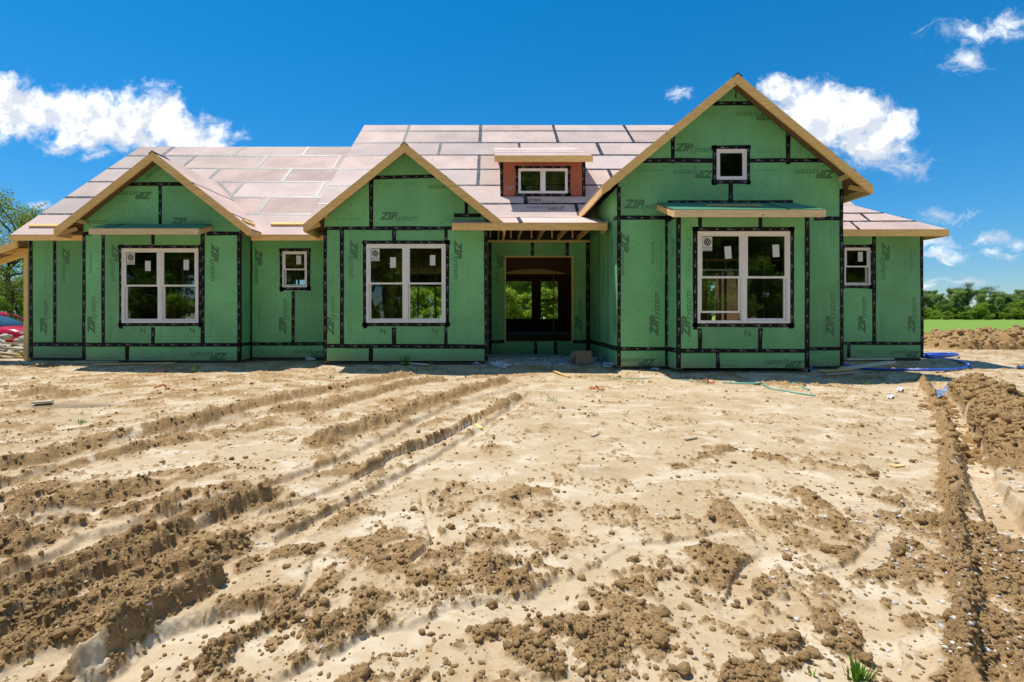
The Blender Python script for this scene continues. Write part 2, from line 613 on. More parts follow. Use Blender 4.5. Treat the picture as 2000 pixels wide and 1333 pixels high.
def fbm(x, y, freq, oct_=4, seed=0, gain=0.5):
    s, a, t = 0.0, 1.0, 0.0
    for i in range(oct_):
        s = s + a * vnoise(x * freq + 17.3 * i, y * freq - 9.1 * i, seed + i)
        t += a
        a *= gain
        freq *= 2.03
    return s / t


def domes(x, y, cell, seed, prob=0.8):
    """rounded lumps of uneven size, up to about half a cell high"""
    gx, gy = np.floor(x / cell), np.floor(y / cell)
    out = np.zeros_like(x)
    for i in (-1, 0, 1):
        for j in (-1, 0, 1):
            cx, cy = gx + i, gy + j
            r1, r2, r3, r4 = (_hash(cx, cy, seed + q) for q in range(4))
            px, py = (cx + r1) * cell, (cy + r2) * cell
            r = cell * (0.28 + 0.5 * r3 * r3)
            asp = 0.7 + 0.6 * r4
            q = ((x - px) / (r * asp)) ** 2 + ((y - py) * asp / r) ** 2
            hgt = r * 0.62 * np.sqrt(np.clip(1 - q, 0, 1))
            out = np.maximum(out, np.where(r4 < prob, hgt, 0))
    return out


def sstep(x, a, b):
    t = np.clip((x - a) / (b - a), 0, 1)
    return t * t * (3 - 2 * t)


def seg_dist(x, y, pts):
    best = np.full(x.shape, 1e9)
    for (ax, ay), (bx, by) in zip(pts[:-1], pts[1:]):
        ex, ey = bx - ax, by - ay
        t = np.clip(((x - ax) * ex + (y - ay) * ey) / (ex * ex + ey * ey + 1e-9), 0, 1)
        best = np.minimum(best, (x - ax - t * ex) ** 2 + (y - ay - t * ey) ** 2)
    return np.sqrt(best)


def gpath(px):
    return [GP(a, b) for a, b in px]


LZ = lambda pts: [(x * 0.818, 720 + y * 0.818) for x, y in pts]        # traced on the left half of the plot
RZ = lambda pts: [(1000 + x * 0.7435, 720 + y * 0.7435) for x, y in pts]  # traced on the right half
BERM = RZ([(1205, 70), (1270, 110), (1325, 165), (1375, 220), (1460, 260)])
CLOD_STROKES = [
    # path, half width, height: crumbly ridges pushed up beside the wheels
    (LZ([(-80, 255), (0, 240), (100, 225), (180, 195), (280, 170), (400, 145), (500, 120), (600, 92), (700, 72), (800, 50), (900, 33), (980, 18)]), 0.12, 0.085),
    (LZ([(-80, 300), (0, 275), (150, 240), (300, 205), (380, 182), (480, 160)]), 0.06, 0.045),
    (LZ([(380, 182), (470, 170), (560, 155), (640, 135)]), 0.10, 0.08),
    (LZ([(650, 105), (760, 100), (850, 75), (950, 45), (1050, 30)]), 0.11, 0.09),
    (LZ([(760, 182), (830, 160), (900, 135), (960, 110), (1050, 80), (1110, 60), (1200, 32)]), 0.13, 0.10),
    (LZ([(880, 235), (980, 190), (1060, 160), (1120, 130), (1180, 100), (1230, 70)]), 0.07, 0.05),
    (LZ([(980, 240), (1060, 205), (1120, 170), (1190, 125), (1240, 90)]), 0.04, 0.035),
    (LZ([(-80, 340), (0, 320), (120, 290), (200, 280)]), 0.10, 0.07),
    (LZ([(-80, 430), (0, 400), (100, 350), (250, 310), (330, 290)]), 0.15, 0.08),
    (LZ([(-80, 470), (0, 440), (60, 420), (150, 380)]), 0.09, 0.08),
    (LZ([(300, 345), (420, 320), (535, 292)]), 0.11, 0.09),
    (LZ([(-80, 590), (0, 550), (60, 520), (160, 480), (260, 430), (330, 400), (420, 370), (480, 335)]), 0.045, 0.065),
    (LZ([(-80, 685), (0, 640), (60, 600), (150, 545), (250, 490), (340, 450), (420, 400), (520, 350), (630, 315)]), 0.065, 0.085),
    (LZ([(120, 620), (300, 530), (400, 480), (500, 450), (560, 430)]), 0.09, 0.06),
    (LZ([(180, 730), (290, 640), (370, 590), (470, 540), (510, 510)]), 0.055, 0.13),
    (LZ([(-80, 800), (0, 740), (100, 665), (200, 610)]), 0.13, 0.07),
    (LZ([(520, 440), (600, 400), (700, 370), (770, 345)]), 0.05, 0.045),
    (LZ([(500, 720), (560, 660), (640, 612), (700, 600)]), 0.05, 0.055),
    (LZ([(600, 465), (660, 448), (740, 432)]), 0.05, 0.035),
    (LZ([(790, 645), (870, 612), (960, 590)]), 0.045, 0.055),
    (LZ([(900, 485), (960, 472)]), 0.05, 0.045),
    (LZ([(1000, 515), (1080, 492)]), 0.05, 0.045),
    (LZ([(1150, 500), (1230, 480), (1320, 500)]), 0.05, 0.06),
    (LZ([(1120, 655), (1200, 620), (1320, 610)]), 0.03, 0.045),
    (LZ([(1230, 690), (1330, 740)]), 0.07, 0.07),
    (LZ([(40, 68), (110, 62), (165, 68)]), 0.20, 0.17),
    # right half
    (RZ([(1075, 30), (1110, 80), (1140, 150), (1150, 210), (1158, 280), (1165, 360)]), 0.075, 0.085),
    (RZ([(1165, 360), (1175, 460), (1185, 560), (1195, 640), (1200, 720), (1195, 900)]), 0.045, 0.08),
    (BERM, 0.30, 0.40),
    (RZ([(1170, 420), (1250, 445), (1345, 500), (1400, 540)]), 0.13, 0.07),
    (RZ([(1190, 490), (1290, 530), (1345, 560)]), 0.07, 0.07),
    (RZ([(1000, 480), (1040, 475), (1020, 510)]), 0.05, 0.06),
    (RZ([(760, 330), (800, 350), (850, 400), (900, 450)]), 0.05, 0.04),
    (RZ([(0, 565), (80, 555)]), 0.05, 0.06),
    (RZ([(20, 690), (150, 740), (270, 705)]), 0.07, 0.075),
    (RZ([(100, 790), (230, 760)]), 0.06, 0.06),
    (RZ([(370, 730), (420, 760)]), 0.035, 0.06),
    (RZ([(580, 800), (650, 760), (740, 730)]), 0.05, 0.055),
    (RZ([(840, 710), (880, 735)]), 0.03, 0.04),
    (RZ([(1020, 640), (1080, 690), (1130, 760)]), 0.05, 0.035),
    (RZ([(1260, 600), (1300, 700), (1280, 800)]), 0.10, 0.045),
    (RZ([(640, 45), (700, 42), (760, 48)]), 0.10, 0.09),
    (RZ([(800, 48), (880, 52)]), 0.09, 0.07),
    (RZ([(420, 270), (560, 215), (700, 240)]), 0.06, 0.025),
]
SILT_STROKES = [
    # wheel paths and flats of washed-out silt
    (LZ([(-80, 310), (0, 282), (120, 242), (250, 207), (380, 168), (500, 133), (640, 104), (780, 78), (900, 50)]), 0.075, 0.06),
    (LZ([(-80, 560), (0, 515), (100, 462), (230, 397), (330, 362), (430, 340), (560, 300), (650, 280), (740, 245), (830, 215), (900, 180), (960, 150), (1020, 120), (1100, 85), (1250, 45)]), 0.085, 0.06),
    (LZ([(-80, 640), (0, 592), (100, 547), (200, 492), (300, 445), (370, 410)]), 0.04, 0.06),
    (LZ([(690, 400), (800, 340), (900, 290), (960, 258), (1060, 203), (1130, 160), (1220, 100), (1270, 60)]), 0.065, 0.05),
    (LZ([(640, 335), (740, 310), (850, 262), (960, 202), (1060, 168), (1150, 120)]), 0.05, 0.04),
    (LZ([(260, 780), (330, 720), (420, 660), (520, 612), (565, 595)]), 0.13, 0.07),
    (LZ([(640, 790), (780, 725), (900, 662), (1000, 640), (1100, 600), (1180, 590), (1290, 572), (1345, 520)]), 0.075, 0.025),
    (LZ([(700, 560), (740, 500), (760, 450)]), 0.03, 0.02),
    (LZ([(930, 310), (1010, 290), (1040, 400), (990, 470)]), 0.025, 0.015),
    (RZ([(1120, 40), (1135, 75), (1172, 130), (1200, 190), (1222, 250), (1255, 330), (1300, 400), (1360, 455)]), 0.095, 0.11),
    (RZ([(60, 640), (130, 580), (230, 540), (320, 470), (420, 470), (560, 430)]), 0.05, 0.015),
    (RZ([(580, 640), (620, 560), (690, 480), (640, 420), (580, 350)]), 0.045, 0.012),
    (RZ([(850, 540), (930, 520), (1000, 420)]), 0.05, 0.012),
    (RZ([(900, 640), (960, 680), (1000, 790)]), 0.05, 0.012),
]
CLOD_W = [(gpath(p), w, h) for p, w, h in CLOD_STROKES]
SILT_W = [(gpath(p), w, h) for p, w, h in SILT_STROKES]
PUDDLES = [(GP(1195, 925), 0.24, 0.13, 0.15), (GP(140, 792), 0.75, 0.20, 0.8)]


def soil(x, y):
    """height, clod mask, wetness of the building plot at world x, y"""
    wx = x + 0.05 * (fbm(x, y, 5, 3, 5) - 0.5) + 0.05 * (fbm(x, y, 1.4, 2, 9) - 0.5)
    wy = y + 0.05 * (fbm(x, y, 5, 3, 6) - 0.5) + 0.05 * (fbm(x, y, 1.4, 2, 10) - 0.5)
    d = np.maximum(y, 1.0)
    h = 0.05 * (fbm(x, y, 0.35, 3, 1) - 0.5) + 0.008 * (fbm(x, y, 2.2, 4, 2) - 0.5)
    # patches of crumbly crust
    dens = np.where(d < 3.2, 0.47, 0.37)
    dens = dens + 0.06 * sstep(x, 0.6, 2.0) * sstep(d, 3.4, 2.2)
    dens = dens + 0.10 * sstep(-x, 1.5, 4.0) * sstep(d, 6.0, 7.5)
    dens = dens - 0.22 * sstep(x, -0.5, 0.5) * sstep(d, 2.8, 3.8) * sstep(d, 9.5, 8.0)
    rag = fbm(x, y, 11, 4, 23, 0.65)
    pn = fbm(wx, wy, 3.4, 5, 21, 0.64) * 0.72 + rag * 0.28
    patch = sstep(pn, 0.715 - 0.42 * dens, 0.80 - 0.42 * dens)
    crust = sstep(pn, 0.57 - 0.42 * dens, 0.72 - 0.42 * dens)
    brk = fbm(x, y, 5.5, 3, 301, 0.55)
    gap = sstep(fbm(x, y, 7.5, 4, 311, 0.6), 0.36, 0.52)
    clod = patch * 0.85
    ridge = np.zeros_like(x)
    for pts, w, hh in CLOD_W:
        dist = seg_dist(wx, wy, pts)
        track = len(pts) >= 5
        dist = dist + (min(w, 0.12) * (0.8 if track else 2.4) + (0.0 if track else 0.04)) * (brk - 0.5) + min(w * 0.9, 0.12) * (rag - 0.5)
        k = sstep(dist, w * (1.15 if w < 0.25 else 1.7), w * (0.15 if w < 0.25 else 0.0))
        g_ = np.maximum(gap, 0.88) if track else gap
        ridge = np.maximum(ridge, hh * k * (0.78 if track else 0.36) * (0.35 + 0.65 * g_))
        clod = np.maximum(clod, sstep(dist, w * (1.7 if w < 0.25 else 2.3), w * (0.8 if w < 0.25 else 1.5)) * (0.30 + 0.70 * g_))
    rut = np.zeros_like(x)
    flat = np.zeros_like(x)
    for pts, w, hh in SILT_W:
        dist = seg_dist(wx, wy, pts) + w * 0.5 * (rag - 0.5) + w * 0.8 * (brk - 0.5)
        k = sstep(dist, w * 1.35, w * 0.75)
        rut = np.maximum(rut, hh * k * (1.0 if hh > 0.1 else 0.75))
        flat = np.maximum(flat, sstep(dist, w * 1.12, w * 0.8))
    # rills where the rain ran off
    rn = np.abs(fbm(wx, wy, 0.9, 3, 33) - 0.5)
    rill = sstep(rn, 0.030, 0.008) * sstep(d, 9.0, 6.0)
    clod = clod * (1 - flat * 0.97) * (1 - 0.85 * rill)
    h = h - 0.005 * rill
    h = h + ridge * (0.6 + 0.6 * fbm(x, y, 3.0, 3, 40)) * (1 - flat) - rut
    h = h + crust * 0.006 * (1 - flat) + patch * 0.006 * (1 - flat)
    qx = x + 0.022 * (fbm(x, y, 21, 3, 101) - 0.5) * 2
    qy = y + 0.022 * (fbm(x, y, 21, 3, 102) - 0.5) * 2
    bil = lambda f_, sd: np.abs(2 * vnoise(qx * f_ + sd, qy * f_ - sd, sd) - 1)
    rid = lambda f_, sd: (1 - np.abs(2 * vnoise(qx * f_ + sd, qy * f_ - sd, sd) - 1)) ** 2
    lum = 0.020 * bil(9, 201) + 0.024 * rid(17, 202) + 0.022 * bil(31, 203) + 0.020 * rid(58, 204) + 0.014 * rid(110, 205)
    lum = lum + 0.40 * domes(qx, qy, 0.085, 60, 0.5) + 0.5 * domes(qx, qy, 0.038, 70, 0.6)
    hole = sstep(fbm(x, y, 6, 3, 77), 0.55, 0.3)
    amp = (0.42 + 0.16 * np.minimum(d, 3.2)) * np.clip(clod, 0, 1) * (0.35 + 0.9 * fbm(x, y, 2.3, 2, 44)) * (0.60 + np.minimum(ridge * 12, 0.65)) * (1 - 0.5 * hole)
    h = h + amp * lum
    # faint crumbs and pits on the crust
    fine = np.maximum(domes(qx, qy, 0.05, 170, 0.25), domes(qx, qy, 0.024, 180, 0.35)) * (0.15 + 0.85 * crust) * (1 - flat) * (fbm(x, y, 4.5, 2, 191) > 0.47)
    h = h + 0.8 * fine * (1 - np.clip(clod, 0, 1))
    clod = np.maximum(clod, np.where(fine > 0.0015, 0.62, 0.0))
    clod = np.maximum(clod, (0.30 + 0.16 * brk) * crust * (1 - flat) * (1 - rill))
    h = h + 0.007 * (fbm(x, y, 14, 5, 90, 0.68) - 0.5) * (0.6 + 2 * clod)
    wet = np.zeros_like(x)
    for (cx, cy), rx, ry, wv in PUDDLES:
        q = np.sqrt(((wx - cx) / rx) ** 2 + ((wy - cy) / ry) ** 2)
        k = sstep(q, 1.15, 0.75)
        h = h * (1 - k) + (-0.02) * k
        wet = np.maximum(wet, k * wv)
        clod = clod * (1 - k)
    # pad under and round the house stays level
    wd = np.full_like(x, 12.0)
    wd = np.where((x > -9.9) & (x < -6.0), 11.5, wd)
    wd = np.where((x > -3.9) & (x < -0.1), 11.05, wd)
    wd = np.where((x > 2.7) & (x < 7.5), 9.9, wd)
    wd = np.where((x >= -0.1) & (x <= 2.7), 10.9, wd)
    near = sstep(np.abs(x + 0.5), 14.0, 12.5)
    h = h * (1 - 0.9 * near * sstep(y, wd - 0.6, wd + 0.3)) + 0.085 * near * sstep(y, wd - 1.3, wd - 0.1) * sstep(y, 13.5, 12.5)
    far = sstep(y, 22, 30)
    h = h * (1 - far)
    clod = np.clip(clod, 0, 1) * (1 - far)
    return h, clod, wet


# ------------------------------------------------------------------ ground sheet, finer near the camera
rows = list(np.arange(1500, 722, -1.3))
rows_d = [CZ * F / (r - HY) for r in rows]
q = rows_d[-1]
while q < 20:
    q += 0.06
    rows_d.append(q)
while q < 1500:
    q *= 1.10
    rows_d.append(q)
rows_d = np.array([0.9, 1.1] + rows_d)
cols = np.concatenate([np.linspace(-900, -60, 22)[:-1], np.arange(-60, 2062, 2.3), np.linspace(2062, 2900, 22)[1:]])
GD, GX = np.meshgrid(rows_d, cols, indexing='ij')
WX, WY = (GX - XV) * GD / F, GD
hh, cl, wt = soil(WX.ravel(), WY.ravel())
hh, cl, wt = (a.reshape(WX.shape) for a in (hh, cl, wt))
edge = np.minimum(sstep(GX, -900, -400), sstep(GX, 2900, 2400))
hh = hh * edge
gn = fbm(WX.ravel(), WY.ravel(), 0.5, 3, 3).reshape(WX.shape)
grass = sstep(WY + 6 * (gn - 0.5), 23.5, 25.5)
nr, nc = WX.shape
idx = np.arange(nr * nc).reshape(nr, nc)
faces = np.stack([idx[:-1, :-1], idx[:-1, 1:], idx[1:, 1:], idx[1:, :-1]], -1).reshape(-1, 4)
gv = np.stack([WX, WY, hh], -1).reshape(-1, 3)
gme = np_mesh('ground', gv, faces, SOIL, True, {'clod': cl.ravel(), 'wet': wt.ravel(), 'grass': grass.ravel()})
ground = link('ground', gme)
tag(ground, 'pale dried mud of the building plot with tyre ruts and clods', kind='structure')
# the same plot goes on behind and beside the viewer
l0, l1 = (WX[0, 0], WY[0, 0]), (WX[-1, 0], WY[-1, 0])
r0, r1 = (WX[0, -1], WY[0, -1]), (WX[-1, -1], WY[-1, -1])
sv = [(l0[0], l0[1], 0), (l1[0], l1[1], 0), (l1[0], -200, 0), (r0[0], r0[1], 0), (r1[0], r1[1], 0), (r1[0], -200, 0), (l0[0], -200, 0), (r0[0], -200, 0)]
sf = [(2, 6, 0), (0, 1, 2), (6, 7, 3, 0), (7, 5, 3), (3, 5, 4)]
sme = bpy.data.meshes.new('plot_behind')
sme.from_pydata(sv, [], sf)
sme.materials.append(SOIL)
so = link('ground', sme)
tag(so, 'bare earth beside and behind the viewer', kind='structure')


def ground_z(x, y):
    return float(soil(np.array([float(x)]), np.array([float(y)]))[0][0])


# ------------------------------------------------------------------ lumps: clods and stones
def lump_shapes(n, sub, seed, rough=0.35, flat=0.75):
    out = []
    for k in range(n):
        bm = bmesh.new()
        bmesh.ops.create_icosphere(bm, subdivisions=sub, radius=1)
        v = np.array([p.co[:] for p in bm.verts])
        f = np.array([[q.index for q in p.verts] for p in bm.faces])
        bm.free()
        s = seed + k * 13
        ca, cb = v[:, 0] * 2 + v[:, 2] * 1.3 + s, v[:, 1] * 2 - v[:, 2] * 1.7 + s
        nz = fbm(ca, cb, 0.9, 4, s, 0.7)
        bz = np.abs(2 * vnoise(ca * 1.9, cb * 1.9, s + 7) - 1) + 0.5 * np.abs(2 * vnoise(ca * 4.1, cb * 4.1, s + 8) - 1)
        r = 1 + rough * (1.9 * (nz - 0.5) + 0.55 * (bz - 0.6))
        if sub >= 2:
            r = r + rough * 0.25 * (_hash(np.round(v[:, 0] * 50), np.round(v[:, 1] * 50 + v[:, 2] * 91), s) - 0.5)
        lr = np.random.default_rng(s)
        ax = lr.uniform(0.7, 1.25, 3)
        ax[2] *= flat
        out.append((v * r[:, None] * ax, f))
    return out


def scatter_mesh(name, shapes, pos, size, mats, smooth=True, seed=0, sink=0.35):
    lr = np.random.default_rng(seed)
    pos, size = np.asarray(pos, float), np.asarray(size, float)
    n = len(pos)
    which = lr.integers(len(shapes), size=n)
    a, t = lr.uniform(0, 6.283, n), lr.uniform(-0.5, 0.5, n)
    V, Fc, base = [], [], 0
    for k, (v, f) in enumerate(shapes):
        m_ = np.nonzero(which == k)[0]
        if not len(m_):
            continue
        w = v[None] * size[m_][:, None, None]
        ca, sa, ct, st_ = (q[m_][:, None] for q in (np.cos(a), np.sin(a), np.cos(t), np.sin(t)))
        x, y, z = w[..., 0], w[..., 1] * ct - w[..., 2] * st_, w[..., 1] * st_ + w[..., 2] * ct
        w = np.stack([x * ca - y * sa, x * sa + y * ca, z], -1) + pos[m_][:, None, :]
        w[..., 2] += size[m_][:, None] * sink
        V.append(w.reshape(-1, 3))
        Fc.append((f[None] + base + (np.arange(len(m_)) * len(v))[:, None, None]).reshape(-1, f.shape[1]))
        base += len(m_) * len(v)
    return np_mesh(name, np.concatenate(V), np.concatenate(Fc), mats, smooth)


def sample_px(n, x0, x1, y0, y1, fn, seed):
    """ground points spread over a stretch of ground seen between two pixel rows, thinned by fn(x, y, clod)"""
    lr = np.random.default_rng(seed)
    px, py = lr.uniform(x0, x1, n), lr.uniform(y0, y1, n)
    d = CZ * F / (py - HY)
    x = (px - XV) * d / F
    h, c, w = soil(x, d)
    keep = (lr.uniform(0, 1, n) < fn(x, d, c)) & (w < 0.05)
    return np.stack([x, d, h], -1)[keep], c[keep]


# ------------------------------------------------------------------ lettering
def text_mesh(body, size, shear, offset):
    cu = bpy.data.curves.new('t', 'FONT')
    cu.body, cu.size, cu.shear, cu.offset = body, size, shear, offset
    cu.resolution_u = 2
    ob = bpy.data.objects.new('t', cu)
    C.objects.link(ob)
    dg = bpy.context.evaluated_depsgraph_get()
    me = bpy.data.meshes.new_from_object(ob.evaluated_get(dg))
    v = np.array([p.co[:] for p in me.vertices])[:, :2]
    f = [tuple(p.vertices) for p in me.polygons]
    bpy.data.objects.remove(ob)
    bpy.data.curves.remove(cu)
    bpy.data.meshes.remove(me)
    return v, f


def join2(parts):
    V, Fc, n = [], [], 0
    for v, f in parts:
        V.append(v)
        Fc += [tuple(i + n for i in q) for q in f]
        n += len(v)
    return np.concatenate(V), Fc


def centred(t):
    v, f = t
    c = (v.max(0) + v.min(0)) / 2
    w = (v.max(0) - v.min(0))[0]
    return (v - c) / w, f                      # unit width


zv, zf = text_mesh('ZIP', 1.0, 0.32, 0.05)
zw = zv[:, 0].max()
zv[:, 0] *= 1.12
yv, yf = text_mesh('system', 0.86, 0.30, 0.004)
yv[:, 0] += zw * 1.12 - 0.40
yv[:, 1] -= 0.13
T_FULL = centred(join2([(zv, zf), (yv, yf)]))
T_ZIP = centred((zv.copy(), zf))
T_SYS = centred((yv.copy(), yf))
T_Z = centred(text_mesh('Z', 1.0, 0.32, 0.035))
T_STR = centred(text_mesh('STRUCTURAL 1', 1.0, 0.0, 0.012))
T_ADV = centred(join2([text_mesh('AdvanTech Flooring', 0.9, 0.0, 0.0),
                       (lambda t: (t[0] + (0, 1.0), t[1]))(text_mesh('FROM THE MAKERS OF', 0.55, 0.0, 0.0))]))
T_SPEC = centred(text_mesh('VIS' + "'" + ' 8058 MID THIS SIDE OUT', 1.0, 0.0, 0.01))
T_TAPE = centred(join2([(zv.copy(), zf), (yv.copy() , yf)]))


def text_on(mb, t, o, ex, ez, width, rot, mi=0):
    """lay unit text on a plane: o centre, ex/ez unit axes of the plane, rot degrees"""
    v, f = t
    a = math.radians(rot)
    w = v * width
    x = w[:, 0] * math.cos(a) - w[:, 1] * math.sin(a)
    z = w[:, 0] * math.sin(a) + w[:, 1] * math.cos(a)
    o, ex, ez = np.array(o), np.array(ex), np.array(ez)
    mb.add((o + x[:, None] * ex + z[:, None] * ez).tolist(), f, mi)


# ------------------------------------------------------------------ the house
house = empty('unfinished_house', HOUSE_AT, world_parts=True)
tag(house, 'unfinished one-storey house in green sheathing with pinkish roof boards and three gables', 'house')


def clip_poly(poly, lines):
    """keep the part of a polygon where a*x + b*y <= c for every line"""
    for (a, b, c) in lines:
        out = []
        for i in range(len(poly)):
            p, q_ = poly[i], poly[(i + 1) % len(poly)]
            dp, dq = a * p[0] + b * p[1] - c, a * q_[0] + b * q_[1] - c
            if dp <= 0:
                out.append(p)
            if dp * dq < 0:
                t = dp / (dp - dq)
                out.append((p[0] + t * (q_[0] - p[0]), p[1] + t * (q_[1] - p[1])))
        poly = out
        if len(poly) < 3:
            return []
    return poly


def cells(x0, y0, x1, y1, holes, lines):
    xs, ys = {x0, x1}, {y0, y1}
    for (a, b, c, d) in holes:
        for q_ in (a, c):
            if x0 < q_ < x1:
                xs.add(q_)
        for q_ in (b, d):
            if y0 < q_ < y1:
                ys.add(q_)
    xs, ys = sorted(xs), sorted(ys)
    out = []
    for i in range(len(xs) - 1):
        for j in range(len(ys) - 1):
            mx, my = (xs[i] + xs[i + 1]) / 2, (ys[j] + ys[j + 1]) / 2
            if any(a < mx < c and b < my < d for (a, b, c, d) in holes):
                continue
            p = clip_poly([(xs[i], ys[j]), (xs[i + 1], ys[j]), (xs[i + 1], ys[j + 1]), (xs[i], ys[j + 1])], lines)
            if len(p) >= 3:
                out.append(p)
    return out


def slab(name, polys, to3, off, mat, parent):
    """thick sheet from 2D cells: to3 maps to the front face, off is the thickness vector towards the back"""
    if not polys:
        return None
    bm = bmesh.new()
    for p in polys:
        vs_ = [bm.verts.new(to3(*q_)) for q_ in p]
        try:
            bm.faces.new(vs_)
        except ValueError:
            pass
    bmesh.ops.remove_doubles(bm, verts=bm.verts, dist=1e-4)
    ret = bmesh.ops.extrude_face_region(bm, geom=bm.faces[:])
    mv = [g for g in ret['geom'] if isinstance(g, bmesh.types.BMVert)]
    bmesh.ops.translate(bm, verts=mv, vec=Vector(off))
    bmesh.ops.recalc_face_normals(bm, faces=bm.faces[:])
    me = bpy.data.meshes.new(name)
    bm.to_mesh(me)
    bm.free()
    me.materials.append(mat)
    return link(name, me, parent)


TW = 0.088     # tape width in metres


class Plane:
    """a flat face of the house: 2D u, v in metres -> world"""
    def __init__(self, o, eu, ev, n):
        self.o, self.eu, self.ev, self.n = Vector(o), Vector(eu), Vector(ev), Vector(n)

    def at(self, u, v, out=0.0):
        return self.o + self.eu * u + self.ev * v + self.n * out

    def tape(self, a, b, parent, out=0.003, w=TW, mat=None, letters=True):
        """a strip of tape from a to b, printed every few hands"""
        a, b = Vector(a), Vector(b)
        t = (b - a)
        L = t.length
        t.normalize()
        s = Vector((-t.y, t.x)) * (w / 2 * random.uniform(0.85, 1.12))
        j = lambda: Vector((random.uniform(-.007, .007), random.uniform(-.007, .007)))
        k = max(2, int(L / 0.8) + 1)
        mb = MB()
        up, lo = [], []
        for i in range(k + 1):
            p = a + t * (L * i / k)
            up.append(p + s + j())
            lo.append(p - s + j())
        vv = [self.at(p.x, p.y, out) for p in up + lo]
        vb = [self.at(p.x, p.y, 0.0005) for p in up + lo]
        n = k + 1
        fs = [(i, n + i, n + i + 1, i + 1) for i in range(k)]
        m2 = 2 * n
        fs += [(i + 1, m2 + i + 1, m2 + i, i) for i in range(k)] + [(n + i, m2 + n + i, m2 + n + i + 1, n + i + 1) for i in range(k)]
        fs += [(0, m2, m2 + n, n), (n - 1, 2 * n - 1, m2 + 2 * n - 1, m2 + n - 1)]
        mb.add(vv + vb, fs)
        if letters:
            rot = math.degrees(math.atan2(t.y, t.x)) + (180 if random.random() < 0.4 else 0)
            p = random.uniform(0.1, 0.3)
            q_ = 0
            while p < L - 0.12:
                c = a + t * p
                wd = 0.17 if q_ % 2 == 0 else 0.06
                text_on(mb, T_TAPE if q_ % 2 == 0 else T_ZIP, self.at(c.x, c.y, out + 0.0007), self.eu, self.ev, wd, rot, 1)
                p += random.uniform(0.23, 0.29)
                q_ += 1
        return mb.build('seam_tape', [mat or TAPE, TPRINT], parent)


class Wall:
    def __init__(self, name, d, x0, ytop, x1, ybase, lines=(), holes=(), back=0.11, label=None):
        self.d = d
        self.pl = Plane((0, d, 0), (1, 0, 0), (0, 0, 1), (0, -1, 0))
        self.holes = [(X(a, d), Z(dd, d), X(c, d), Z(b, d)) for (a, b, c, dd) in holes]
        self.lines = lines
        polys = cells(X(x0, d) + .004, Z(ybase, d) + .004, X(x1, d) - .004, Z(ytop, d), self.holes, lines)
        self.obj = slab('wall', polys, lambda u, v: (u, d + 0.0125, v), (0, back, 0), OSB, house)
        if label:
            self.obj['label'] = label

    def panels(self, xs, y0, y1, g=0.0015):
        d = self.d
        for a, b in zip(xs[:-1], xs[1:]):
            parts = [(Z(y1, d) + g, Z(y0, d) - g)]
            for (ha, hb, hc, hd) in self.holes:
                if ha <= X(a, d) + .03 and hc >= X(b, d) - .03 and hb > parts[0][0] and hd < parts[0][1]:
                    parts = [(parts[0][0], hb), (hd, parts[0][1])]
            for (za, zb) in parts:
                polys = cells(X(a, d) + g, za, X(b, d) - g, zb, self.holes, self.lines)
                slab('sheathing_panel', polys, lambda u, v: (u, d, v), (0, 0.012, 0), GREEN, self.obj)

    def tapes(self, segs, out=0.003):
        d = self.d
        for s in segs:
            x0, y0, x1, y1 = s[:4]
            w = s[4] if len(s) > 4 else TW
            self.pl.tape((X(x0, d), Z(y0, d)), (X(x1, d), Z(y1, d)), self.obj, out, w)

    def prints(self, items):
        for (t, x, y, rot, wpx, mi) in items:
            mb = MB()
            text_on(mb, t, (X(x, self.d), self.d - 0.0012, Z(y, self.d)), (1, 0, 0), (0, 0, 1), wpx * self.d / F, rot)
            mb.build('printed_lettering', [INK, INK2][mi], self.obj)['kind'] = 'stuff'


def gable_lines(xc, zc, pitch):
    """under the two slopes of a gable whose wall would peak at xc, zc"""
    return [(pitch, 1, zc + pitch * xc), (-pitch, 1, zc - pitch * xc)]


# roof numbers (metres)
DE, ZE, PITCH = 11.6, 3.19, 0.85
XL, XM = X(20, 11.6), -4.67
D_RL, D_RM = 15.9, 17.5
roofz = lambda d: ZE + PITCH * (d - DE)
#       peak x, peak z, half width, pitch, rake depth, wall depth
GB = dict(xp=X(298, 11.15), zp=Z(297, 11.15), hw=2.30, p=0.785, df=11.15, dw=11.5)
GD_ = dict(xp=X(790, 10.7), zp=Z(280, 10.7), hw=2.27, p=0.805, df=10.7, dw=11.05)
GG = dict(xp=X(1440, 9.8), zp=Z(145, 9.8), hw=2.79, p=0.825, df=9.8, dw=10.15)
for g in (GB, GD_, GG):
    g['lines'] = gable_lines(g['xp'], g['zp'] - 0.055, g['p'])

WIN_B = (239.2, 485.7, 388.2, 631)
WIN_C = (552.5, 491.7, 600, 561.4)
WIN_D = (716, 477.4, 870.5, 630.7)
WIN_Y = (1362, 452.6, 1541.5, 631.6)
WIN_G = (1399, 292.4, 1457, 352)
WIN_R = (1648, 484.5, 1698, 557.5)
inset = lambda w, k=3: (w[0] + k, w[1] + k, w[2] - k, w[3] - k)


def win_tape(w, t=4.2):
    x0, y0, x1, y1 = w
    e = 2 * t
    return [(x0 - e, y0 - t + 1, x1 + e, y0 - t + 1), (x0 - e, y1 + t - 1, x1 + e, y1 + t - 1),
            (x0 - t + 1, y0 - e + 1, x0 - t + 1, y1 + e + random.uniform(0, 3)), (x1 + t - 1, y0 - e + 1, x1 + t - 1, y1 + e)]


